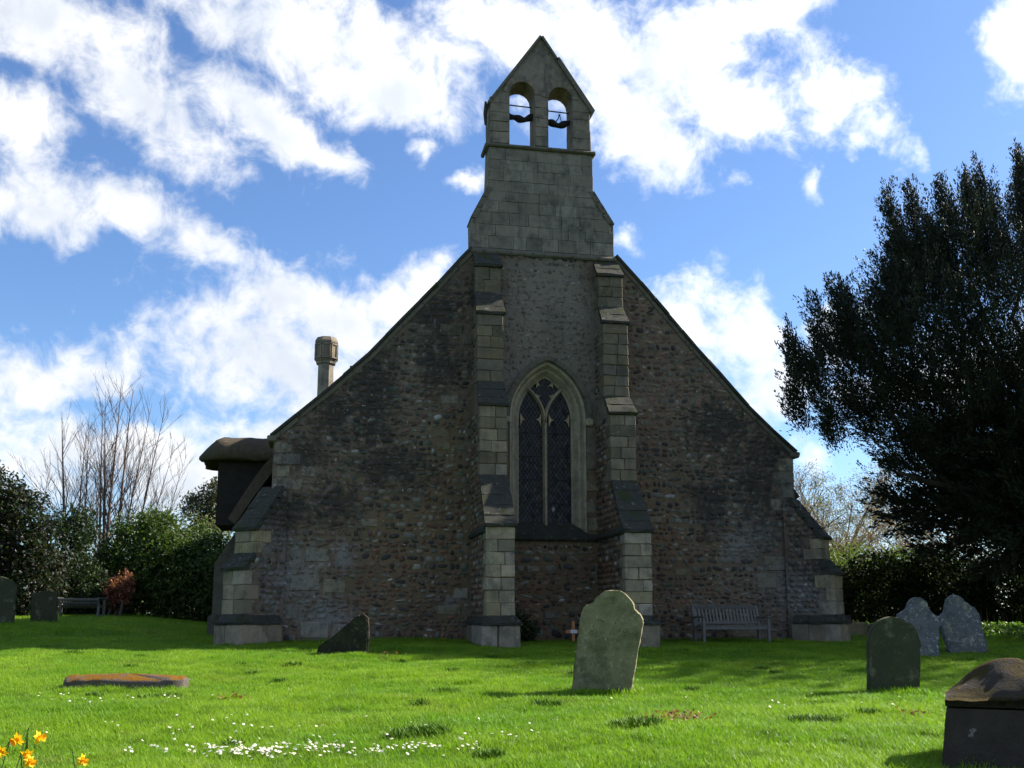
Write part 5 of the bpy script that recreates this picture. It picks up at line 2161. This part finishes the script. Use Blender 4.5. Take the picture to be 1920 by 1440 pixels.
for i in range(6):
    tuft(i, 30, .085, .025, .060, .0050, 1.0)
for i in range(4):
    tuft(i, 34, .11, .035, .095, .0055, .9)
for i in range(3):
    tuft(i, 30, .20, .05, .12, .010, .9)
for i in range(2):
    tuft(i, 40, .07, .03, .10, .009, 1.1, M_GRASS_DARK)
# children arrive in name order: 0-5 short, 6-9 long, 10-12 coarse


def grass():
    pts, rot, sca, idx = [], [], [], []
    def scatter(n, x0, x1, y0, y1, dens_fn=None):
        x, y = rng.uniform(x0, x1, n), rng.uniform(y0, y1, n)
        return x, y
    X, Y, S, I = [], [], [], []
    # near lawn inside the view wedge
    n = 150000
    d = np.sqrt(rng.uniform(6.2 ** 2, 23.5 ** 2, n))
    k = rng.uniform(-.36, .80, n)
    x = d * k
    y = -22.5 + d
    keep = ~((y > -.05) & (x > -1.0) & (x < 11.1))
    x, y = x[keep], y[keep]
    lush = fbm(x * .8, y * .8, 6.6, 3)
    i = rng.integers(0, 6, len(x))
    longm = (lush > .56) | (rng.random(len(x)) < .12)
    i = np.where(longm, rng.integers(6, 10, len(x)), i)
    X.append(x); Y.append(y); I.append(i)
    S.append(rng.uniform(.7, 1.15, len(x)) * (1 + .5 * np.clip(lush - .55, 0, 1)))
    # farther turf on both sides of the church
    n = 26000
    x = np.concatenate([rng.uniform(-16, -1.0, n), rng.uniform(11.3, 28, n // 2)])
    y = np.concatenate([rng.uniform(.0, 16, n), rng.uniform(0, 10, n // 2)])
    X.append(x); Y.append(y); I.append(rng.integers(10, 13, len(x))); S.append(rng.uniform(.7, 1.2, len(x)))
    # outside the wedge, sparser
    n = 16000
    x = rng.uniform(-14, 26, n)
    y = rng.uniform(-17.5, 0, n)
    dd = y + 22.5
    keep = (x < -.36 * dd) | (x > .8 * dd)
    x, y = x[keep], y[keep]
    X.append(x); Y.append(y); I.append(rng.integers(10, 13, len(x))); S.append(rng.uniform(.7, 1.2, len(x)))
    # rank dark tussocks
    for tx, ty, tr in TUSSOCKS:
        n = int(60 * (tr / .2) ** 1.5) + 4
        a, r = rng.uniform(0, 2 * PI, n), tr * np.sqrt(rng.random(n))
        X.append(tx + r * np.cos(a)); Y.append(ty + r * .7 * np.sin(a)); I.append(rng.integers(13, 15, n)); S.append(rng.uniform(.8, 1.35, n))
    # longer fringe along stones and wall
    for fx0, fx1, fy, m_ in FRINGE:
        x = rng.uniform(fx0, fx1, m_)
        X.append(x); Y.append(fy + rng.normal(size=m_) * .05); I.append(rng.integers(6, 10, m_)); S.append(rng.uniform(1.0, 1.6, m_))
    X, Y, S, I = map(np.concatenate, (X, Y, S, I))
    Z = ground_z(X, Y)
    nn = len(X)
    me = fast_mesh('grass', np.stack([X, Y, Z], 1), [], [])
    for nm, typ, arr in (('gs', 'FLOAT', S), ('gr', 'FLOAT', rng.uniform(0, 6.28, nn)), ('gi', 'INT', I)):
        at = me.attributes.new(nm, typ, 'POINT')
        at.data.foreach_set('value', arr.astype(np.float32 if typ == 'FLOAT' else np.int32))
    me.materials.append(M_GRASS)
    o = bpy.data.objects.new('grass', me)
    COL.objects.link(o)
    tag(o, 'bright spring grass of the churchyard lawn, sunlit in front of the church', 'grass', kind='stuff')
    ng = bpy.data.node_groups.new('grass_scatter', 'GeometryNodeTree')
    ng.interface.new_socket('Geometry', in_out='INPUT', socket_type='NodeSocketGeometry')
    ng.interface.new_socket('Geometry', in_out='OUTPUT', socket_type='NodeSocketGeometry')
    gi = ng.nodes.new('NodeGroupInput')
    go = ng.nodes.new('NodeGroupOutput')
    iop = ng.nodes.new('GeometryNodeInstanceOnPoints')
    ci = ng.nodes.new('GeometryNodeCollectionInfo')
    ci.inputs['Collection'].default_value = hid
    ci.inputs['Separate Children'].default_value = True
    ci.inputs['Reset Children'].default_value = True
    iop.inputs['Pick Instance'].default_value = True
    def named(nm, typ):
        a = ng.nodes.new('GeometryNodeInputNamedAttribute')
        a.data_type = typ
        a.inputs['Name'].default_value = nm
        return a.outputs['Attribute']
    cx_ = ng.nodes.new('ShaderNodeCombineXYZ')
    ng.links.new(named('gr', 'FLOAT'), cx_.inputs[2])
    ng.links.new(gi.outputs[0], iop.inputs['Points'])
    ng.links.new(ci.outputs[0], iop.inputs['Instance'])
    ng.links.new(named('gi', 'INT'), iop.inputs['Instance Index'])
    ng.links.new(cx_.outputs[0], iop.inputs['Rotation'])
    ng.links.new(named('gs', 'FLOAT'), iop.inputs['Scale'])
    ng.links.new(iop.outputs[0], go.inputs[0])
    md = o.modifiers.new('scatter', 'NODES')
    md.node_group = ng


TUSSOCKS = []
for i in range(34):
    d_ = math.sqrt(random.uniform(7.5 ** 2, 19 ** 2))
    TUSSOCKS.append((d_ * random.uniform(-.32, .74), -22.5 + d_, random.uniform(.03, .09)))
TUSSOCKS += [(-1.72, -10.1, .2), (-4.95, -1.75, .15), (.9, -13.2, .25), (3.0, -13.0, .2), (5.0, -12.6, .25), (1.6, -9.6, .2), (2.6, -10.9, .12)]
FRINGE = [(3.2, 4.0, -9.85, 60), (6.9, 7.65, -10.45, 60), (0, .95, -3.45, 60), (-3.0, -1.6, -9.22, 70), (-3.0, -1.6, -8.5, 40), (-1, 11, -.12, 260), (4.9, 7.5, -15.25, 90)]
grass()


# ---- daisies in the foreground turf (uncounted) and a few dandelion-gold specks of fallen leaf
def daisies():
    cl = [(-.35, -14.0, .8, .22, 200), (.75, -14.0, .6, .18, 60), (1.5, -13.75, .35, .15, 16), (-.9, -12.4, 1.0, .5, 34), (-2.0, -10.4, 1.2, .4, 26), (.6, -12.9, 2.0, .4, 14), (5.6, -11.0, 1.6, 1.0, 16), (4.9, -3.6, .6, .3, 10)]
    V, L, K, C = [], [], [], []
    for cx_, cy_, sx, sy, n in cl:
        for i in range(n):
            x, y = random.gauss(cx_, sx * .55), random.gauss(cy_, sy * .6)
            z = float(ground_z(x, y)) + random.uniform(.07, .115)
            r = random.uniform(.011, .016)
            nrm = Vector((random.gauss(0, .35) + .15, random.gauss(0, .35) - .25, 1)).normalized()
            u = nrm.orthogonal().normalized()
            w = nrm.cross(u)
            i0 = len(V)
            k = 12
            c0 = Vector((x, y, z))
            V.append(tuple(c0 + nrm * .001))
            C.append((.75, .75, .72))
            for j in range(k):
                a = 2 * PI * j / k
                rr = r * (1.0 if j % 2 else .78)
                V.append(tuple(c0 + (u * math.cos(a) + w * math.sin(a)) * rr))
                C.append((.82, .80, .80))
            for j in range(k):
                L += [i0, i0 + 1 + j, i0 + 1 + (j + 1) % k]
                K.append(3)
            # yellow boss
            i1 = len(V)
            for j in range(6):
                a = 2 * PI * j / 6
                V.append(tuple(c0 + nrm * .003 + (u * math.cos(a) + w * math.sin(a)) * r * .3))
                C.append((.75, .5, .03))
            L += list(range(i1, i1 + 6))
            K.append(6)
            # stalk
            i2 = len(V)
            V += [(x - .001, y, z - .1), (x + .001, y, z - .1), (x + .001, y, z), (x - .001, y, z)]
            C += [(.08, .15, .03)] * 4
            L += [i2, i2 + 1, i2 + 2, i2 + 3]
            K.append(4)
    tag(obj('daisies', V, L, K, M_PETAL, None, np.array(C)), 'drift of small white daisies in the near grass', 'daisies', kind='stuff')


daisies()


def leaf_litter():
    P = []
    for x, y, r_, n in ((3.62, -12.3, .16, 90), (3.5, -12.8, .12, 60), (-.9, -10.2, .1, 30), (6.3, -12.2, .1, 30), (1.3, -4.3, .1, 30)):
        px_, py_ = x + rng.normal(size=n) * r_, y + rng.normal(size=n) * r_ * .6
        P.append(np.stack([px_, py_, ground_z(px_, py_) + rng.uniform(.05, .10, n)], 1))
    P = np.concatenate(P)
    o = leaves('fallen_leaves', P, .045, np.array([(.22, .12, .05), (.16, .08, .04), (.28, .18, .08)])[rng.integers(0, 3, len(P))], M_LEAF, None, .6)
    tag(o, 'small drifts of brown fallen leaves on the lawn', 'leaves', kind='stuff')


leaf_litter()


# ---- daffodils in the lower left corner
def daffodil(x, y, zf, face, size, label):
    gz = float(ground_z(x, y))
    t = thing('daffodil', label, 'daffodil', (x, y, gz), 'daffodils in the lower left corner')
    d = Vector(face).normalized()
    head = Vector((x, y, zf))
    base = Vector((x + random.uniform(-.05, .02), y + .04, gz - .02))
    neck = head - d * .03 * size
    m = MB()
    m.tube([base, base.lerp(neck, .5) + Vector((-.01, 0, .03)), neck + Vector((0, 0, .03)) - d * .035, neck], [.0045, .004, .0032, .003], 6, (.10, .19, .05))
    m.build('stem', M_LEAF, t, True)
    u = d.orthogonal().normalized()
    w = d.cross(u)
    for k in range(6):
        a = 2 * PI * k / 6
        r = u * math.cos(a) + w * math.sin(a)
        s = u * -math.sin(a) + w * math.cos(a)
        L = .045 * size
        V = [tuple(head), tuple(head + r * L * .5 + s * L * .34 + d * .004), tuple(head + r * L - d * .004), tuple(head + r * L * .5 - s * L * .34 + d * .004), tuple(head + r * L * .5 + d * .010)]
        F = [(0, 1, 4), (1, 2, 4), (2, 3, 4), (3, 0, 4)]
        obj_faces('petal', V, F, M_PETAL, t, np.tile((.80, .54, .012), (5, 1)))
    V, F = [], []
    n = 12
    prof_ = [(.010, 0), (.013, .016), (.015, .030), (.024, .040)]
    for (r_, h_) in prof_:
        for k in range(n):
            a = 2 * PI * k / n
            fr = r_ * (1 + (.14 * math.cos(k * PI) if h_ > .035 else 0)) * size
            V.append(tuple(head + d * h_ * size + (u * math.cos(a) + w * math.sin(a)) * fr))
    for l in range(3):
        for k in range(n):
            k2 = (k + 1) % n
            F.append((l * n + k, l * n + k2, (l + 1) * n + k2, (l + 1) * n + k))
    obj_faces('trumpet', V, F, M_PETAL, t, np.tile((.82, .40, .008), (len(V), 1)), True)
    for k in range(2):
        sx = random.uniform(-.05, .05)
        b = Vector((x + sx, y + .05, gz - .02))
        tip = b + Vector((random.uniform(-.1, .1), random.uniform(-.05, .05), random.uniform(.22, .34)))
        V = [b + Vector((-.006, 0, 0)), b + Vector((.006, 0, 0)), b.lerp(tip, .6) + Vector((.005, 0, .02)), b.lerp(tip, .6) + Vector((-.005, 0, .02)), tip]
        obj_faces('leaf', [tuple(q) for q in V], [(0, 1, 2, 3), (3, 2, 4)], M_LEAF, t, np.tile((.07, .14, .045), (5, 1)))
    return t


daffodil(-1.57, -16.0, -.125, (1, -.25, .05), 1.0, 'yellow daffodil highest of the group, its trumpet facing right')
daffodil(-1.685, -15.95, -.135, (-.5, -.6, -.35), 1.05, 'drooping yellow daffodil at the upper left of the group')
daffodil(-1.61, -16.05, -.205, (.2, -.5, -.7), .95, 'nodding orange-yellow daffodil in the middle of the group')
daffodil(-1.585, -16.1, -.245, (.8, -.5, -.2), .95, 'yellow daffodil lowest in the middle, facing right')
daffodil(-1.755, -16.0, -.195, (-.3, -.5, -.4), .95, 'withering orange daffodil at the left picture edge')
daffodil(-1.335, -15.95, -.262, (.7, -.3, -.25), .95, 'single orange-yellow daffodil on a bent stem, set apart to the right')


# dark weeds at the foot of the wall beside the left front buttress
shrub('wall_weeds', 'dark leafy weeds in the corner between wall and left front buttress', 'weeds', [(4.4, -.35, .2, .35, .22, .4), (4.2, -.4, .45, .18, .15, .35)], 130, 12, .06, .09, np.array([(.03, .055, .015), (.02, .04, .012)]), inner=.3, stems=3)
